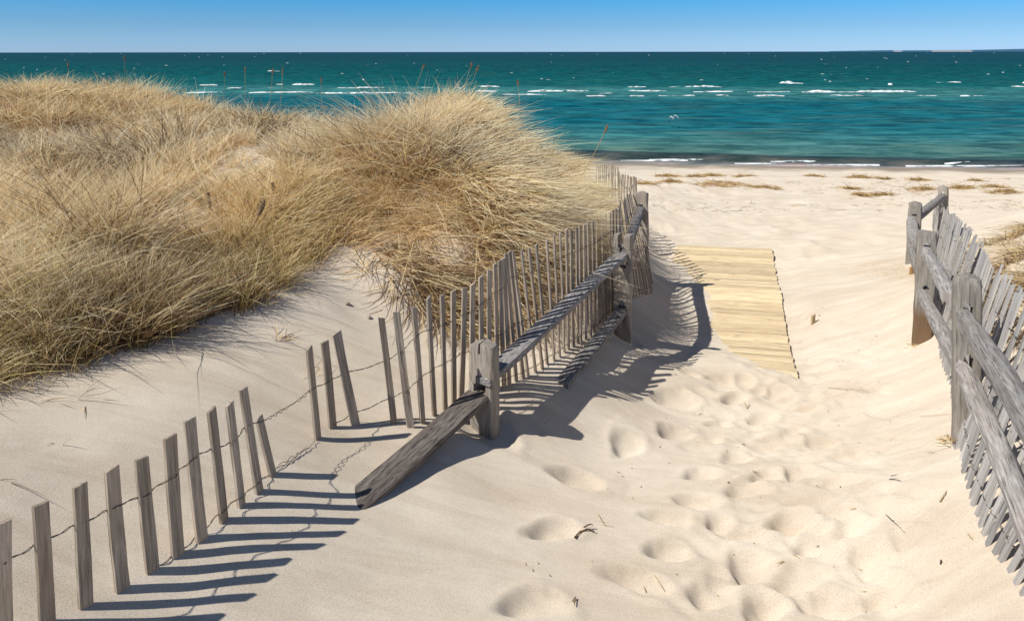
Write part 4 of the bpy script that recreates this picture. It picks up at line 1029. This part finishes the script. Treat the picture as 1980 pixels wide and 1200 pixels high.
# countless loose straws
n = 2600; xx = rng.uniform(1.4, 12, n); yy = 11 + 6 * rng.random(n)
k = (xx / yy < .72) & (vnoise(xx * .8, yy * 2.0, 55) > .02); xx = xx[k]; yy = yy[k]
x2 = rng.uniform(-.3, 2.6, 420); y2 = rng.uniform(2.2, 7.5, 420); k = (x2 / y2 < .6) & (x2 / y2 > .0); x2 = x2[k]; y2 = y2[k]
P = np.stack([np.concatenate([xx, x2]), np.concatenate([yy, y2])], 1); zc = terrain(P[:, 0], P[:, 1]) + footprints(P[:, 0], P[:, 1]) + .003
u_ = (P[:, 0] - BN[0]) * BU[0] + (P[:, 1] - BN[1]) * BU[1]; keep = ~((u_ > -.05) & (u_ < BW) & (P[:, 1] > BN[1] - .2) & (P[:, 1] < BF[1] + .2)); P = P[keep]; zc = zc[keep]
n = len(P); nearm = (P[:, 1] < 8)
Pp = np.concatenate([P, zc[:, None]], 1); D0 = unit(np.concatenate([rng.normal(size=(n, 2)), .08 * rng.random((n, 1))], 1)); B = np.concatenate([rng.normal(size=(n, 2)) * .3, np.zeros((n, 1))], 1)
Lg = np.where(nearm, .008 + .03 * rng.random(n)**3, .06 + .14 * rng.random(n)); Wg = np.where(nearm, .0022 + .003 * rng.random(n), .007)
cc = rng.random((n, 1)); C0 = BROWN * .6 * (1 - cc) + STRAW * .8 * cc
lt = grass_obj('straw_litter', [build_blades(Pp, D0, B, Lg, Wg, C0, C0, 4)]); tag(lt, 'countless tiny straws and specks of debris scattered on the sand', 'litter', kind='stuff')

# ------------------------------------------------------------------ sticks and little things
M_twig = mat_plain('brown twig', (.20, .12, .06), .85, 0, .3, 60); M_twig_d = mat_plain('dark twig', (.05, .04, .03), .85); M_straw = mat_plain('pale straw', (.55, .42, .24), .8)
def twig(pxs, r, mat, label, forks=(), lift=.006):
    P = [hit(*p) for p in pxs]; o0 = P[0].copy(); V = []; Fs = []
    for q in P: q.z = ground(q.x, q.y) + float(footprints(np.array([q.x]), np.array([q.y]))[0]) + lift
    def run(Q, r0):
        pts = []
        for i in range(len(Q) - 1):
            for k in range(6):
                s = k / 6; pts.append(Q[i].lerp(Q[i + 1], s) + Vector((random.uniform(-1, 1), random.uniform(-1, 1), random.uniform(0, 1))) * r0 * .6)
        pts.append(Q[-1]); m = len(pts); tube_pts(V, Fs, [p - o0 for p in pts], [r0 * (1 - .6 * i / m) for i in range(m)], 6)
    run(P, r)
    for f in forks:
        Q = [hit(*p) for p in f]
        for q in Q: q.z = ground(q.x, q.y) + float(footprints(np.array([q.x]), np.array([q.y]))[0]) + lift * 2.5
        run(Q, r * .7)
    o = link('twig', mesh_py('twig', V, Fs), mat); o.location = o0; tag(o, label, 'twig', 'twigs and straws lying on the sand')
twig([(1112,1045),(1122,1032),(1138,1029),(1150,1032)], .0038, M_twig, 'brown forked twig in the deep footprint at lower centre', [[(1130,1031),(1142,1022),(1147,1024)]])
twig([(1155,995),(1168,1017),(1187,1020)], .0012, M_straw, 'thin pale straw just right of the forked twig', [[(1158,1015),(1175,1018)]])
twig([(1265,1115),(1285,1137)], .0014, M_straw, 'straight pale straw in the footprint right of centre')
twig([(1719,932),(1728,930),(1742,933)], .0022, M_twig_d, 'dark little twig on smooth sand left of the near right slats', [[(1722,928),(1735,923)]])
twig([(1713,1000),(1730,1012),(1750,1024)], .0013, M_twig_d, 'thin dark branching twig below the dark little one', [[(1730,1012),(1722,1016)]])
twig([(1817,974),(1824,962),(1830,950)], .003, M_straw, 'short straw piece near the bottom of the right slats')
twig([(1872,1036),(1880,1045)], .003, M_straw, 'tiny tan chip beside the lowest right slats')
twig([(1600,750),(1640,756),(1680,757)], .002, M_straw, 'long pale reed lying beyond the end of the boardwalk', [[(1660,752),(1680,760)]])
twig([(1780,806),(1810,804),(1842,802)], .0015, M_straw, 'straight pale straw pointing at the nearest right post')
twig([(1438,776),(1444,790),(1449,782)], .003, M_straw, 'small bent yellow reed piece among the footprints')
twig([(1625,924),(1629,931)], .0022, M_twig, 'stubby brown chip in the footprints right of centre')
twig([(1820,1085),(1818,1092)], .003, M_twig_d, 'small dark chip near the bottom right corner')
twig([(1107,1169),(1113,1160),(1111,1178)], .002, M_twig, 'little brown twig in the lowest footprint')
def chunk(name, px, py, wpx, hpx, mat, label, cat, yaw=.3, lean=(0, 0), thick=.5):
    p = hit(px, py); W = wpx * p.y / F; H = hpx * p.y / F; bm = bmesh.new()
    bmesh.ops.create_cube(bm, size=1)
    for v in bm.verts: v.co = Vector((v.co.x * W, v.co.y * W * thick, (v.co.z + .5) * (H + .04) - .04)); 
    bmesh.ops.subdivide_edges(bm, edges=bm.edges[:], cuts=3)
    for v in bm.verts:
        r = random.Random(int(v.co.x * 9999) ^ int(v.co.z * 7777)); v.co += Vector((r.uniform(-1, 1), r.uniform(-1, 1), r.uniform(-1, 1))) * W * .04
        if v.co.z > H * .8: v.co.z += v.co.x * .4
    me = bpy.data.meshes.new(name); bm.to_mesh(me); bm.free(); me.set_sharp_from_angle(angle=R(30))
    o = link(name, me, mat); o.location = p; o.rotation_euler = (lean[0], lean[1], yaw); tag(o, label, cat); return o
M_stake = mat_wood('tan stake wood', (.30, .22, .13), (.50, .40, .27), (.36, .26, .16)); M_orange = mat_wood('orange broken wood', (.40, .22, .08), (.62, .38, .16), (.5, .3, .12))
chunk('wooden_stake', 1572, 626, 8, 18, M_stake, 'short grey-tan stake stub poking out of sand right of the boardwalk', 'stake', .4)
chunk('wood_block', 1763, 530, 8, 15, M_orange, 'small orange wood block in the sand beside the third right post', 'wood block', .2)
tuft(1552, 622, 8, .06, 'tiny curled straw beside the short tan stake', .0, .5, .8, (-.6, 0), .3)
def stone(px, py, w, label):
    p = hit(px, py); r = w * p.y / F / 2; bm = bmesh.new(); bmesh.ops.create_icosphere(bm, subdivisions=3, radius=r)
    for v in bm.verts:
        c = v.co * (30 / max(r, .01) * .05); k = float(fbm(np.array([c.x + px]), np.array([c.y + c.z * 1.7]), 3, 5)[0]); v.co *= 1 + .5 * k; v.co.z *= .75
    me = bpy.data.meshes.new('stone'); bm.to_mesh(me); bm.free()
    for q in me.polygons: q.use_smooth = True
    o = link('stone', me, M_clod); o.location = p + Vector((0, 0, r * .25)); tag(o, label, 'stone')
M_clod = mat_plain('grey sand clod', (.33, .28, .22), .95, 0, .5, 60)
stone(671, 588, 11, 'upper grey clod on the steep sand face behind the snow fence'); stone(714, 615, 10, 'lower grey clod on the steep sand face behind the snow fence')

# ------------------------------------------------------------------ gull
def gull(px, py, Y):
    p = at_depth(px, py, Y); V = []; Fs = []; seg = 14
    prof = [(-.20, .004, .03), (-.16, .02, .03), (-.10, .042, .022), (-.03, .06, .008), (.04, .062, 0), (.10, .05, .0), (.145, .034, .012), (.175, .032, .024), (.20, .033, .03), (.225, .026, .028), (.24, .011, .022), (.262, .007, .016), (.285, .002, .006)]
    for (x, r, zo) in prof:
        for k in range(seg):
            t = 2 * math.pi * k / seg; V.append((x, r * math.cos(t) * .9, zo + r * math.sin(t)))
    for i in range(len(prof) - 1):
        for k in range(seg): a = i * seg + k; b = i * seg + (k + 1) % seg; Fs.append((a, b, b + seg, a + seg))
    Fs.append(tuple(range(seg))[::-1])
    # tail fan
    a = len(V); V += [(-.17, -.02, .035), (-.17, .02, .035), (-.27, .055, .045), (-.28, 0, .045), (-.27, -.055, .045), (-.17, 0, .025)]; Fs += [(a, a + 1, a + 2, a + 3), (a, a + 3, a + 4)]
    # wings: raised to the elbow, drooping hands
    for s in (-1, 1):
        sec = [(0.02, .03, .045, .10, .0), (.12, .13, .13, .12, -.01), (.03, .26, .10, .10, -.02), (-.04, .38, .02, .07, -.03), (-.13, .50, -.08, .02, -.04)]
        sec = [(.05, .03 * s, .045, .13), (.07, .14 * s, .12, .13), (.09, .27 * s, .12, .12), (.03, .40 * s, .05, .09), (-.06, .52 * s, -.05, .045), (-.12, .58 * s, -.11, .012)]
        a = len(V)
        for (x, y, z, c) in sec: V += [(x, y, z + .010), (x - c * .5, y, z + .014), (x - c, y, z), (x - c * .5, y, z - .006), (x, y, z - .004)]
        for i in range(len(sec) - 1):
            for k in range(5): q = a + i * 5 + k; r2 = a + i * 5 + (k + 1) % 5; Fs.append((q, r2, r2 + 5, q + 5))
    # legs tucked back
    tube_pts(V, Fs, [Vector((-.05, .02, -.04)), Vector((-.12, .02, -.075)), Vector((-.17, .02, -.07))], .005, 5); tube_pts(V, Fs, [Vector((-.05, -.02, -.04)), Vector((-.12, -.02, -.075)), Vector((-.17, -.02, -.07))], .005, 5)
    m, nt, bs, out = newmat('gull plumage'); L = nt.links; tc = N(nt, 'ShaderNodeTexCoord'); sx = N(nt, 'ShaderNodeSeparateXYZ'); L.new(tc.outputs['Object'], sx.inputs[0])
    ay_ = math_n(nt, 'ABSOLUTE', sx.outputs[1]); r1 = ramp(nt, [(.44, (.78, .78, .78)), (.52, (.05, .05, .05))]); L.new(ay_, r1.inputs[0])
    mr = N(nt, 'ShaderNodeMapRange', i_1=.238, i_2=.245, i_3=0.0, i_4=1.0); L.new(sx.outputs[0], mr.inputs[0])
    L.new(mixc(nt, mr.outputs[0], r1.outputs[0], (.7, .45, .08)), bs.inputs['Base Color']); bs.inputs['Roughness'].default_value = .7
    o = link('gull', mesh_py('gull', V, Fs, sharp=50), m); o.location = p; o.scale = (.72, .55, .95); o.rotation_euler = (R(16), R(-20), R(215)); tag(o, 'white gull flapping low over the water beyond the beach', 'gull')
gull(1302, 230, 31)

# ------------------------------------------------------------------ light
VP = ray(3110, 2890)             # direction in which the shadows recede
sd = Vector((VP[0], VP[1], VP[2])).normalized()
elev = math.asin(-sd.z); az = math.atan2(-sd.x, -sd.y)          # sun azimuth from +Y clockwise
print('sun elev', math.degrees(elev), 'az', math.degrees(az))
sl = bpy.data.lights.new('sun', 'SUN'); sl.energy = 4.8; sl.angle = R(.5); sl.color = (1.0, .965, .88)
so = bpy.data.objects.new('sun', sl); COL.objects.link(so); so.rotation_mode = 'QUATERNION'; so.rotation_quaternion = sd.to_track_quat('-Z', 'Y')
w = bpy.data.worlds.new('World'); scene.world = w; w.use_nodes = True; nt = w.node_tree; nt.nodes.clear()
out = nt.nodes.new('ShaderNodeOutputWorld'); bg = nt.nodes.new('ShaderNodeBackground'); sky = nt.nodes.new('ShaderNodeTexSky')
sky.sky_type = 'NISHITA'; sky.sun_disc = False; sky.sun_elevation = elev; sky.sun_rotation = az; sky.air_density = 1.0; sky.dust_density = .15; sky.ozone_density = 2.5; sky.altitude = 0
tc = nt.nodes.new('ShaderNodeTexCoord'); sx = nt.nodes.new('ShaderNodeSeparateXYZ'); nt.links.new(tc.outputs['Generated'], sx.inputs[0])
rp_ = ramp(nt, [(.0, (.84, 1.39, 2.7)), (.035, (.56, 1.09, 2.03)), (.07, (.30, 1.05, 1.95)), (.2, (.55, .80, 1.15)), (.6, (.9, .95, 1.0))]); nt.links.new(sx.outputs[2], rp_.inputs[0])
mul = mixc(nt, 1.0, sky.outputs[0], rp_.outputs[0], 'MULTIPLY')
nt.links.new(mul, bg.inputs[0]); bg.inputs[1].default_value = .06; nt.links.new(bg.outputs[0], out.inputs[0])

scene.view_settings.view_transform = 'Standard'; scene.view_settings.look = 'None'; scene.view_settings.exposure = 0; scene.view_settings.gamma = 1
scene.cycles.max_bounces = 8; scene.cycles.diffuse_bounces = 5
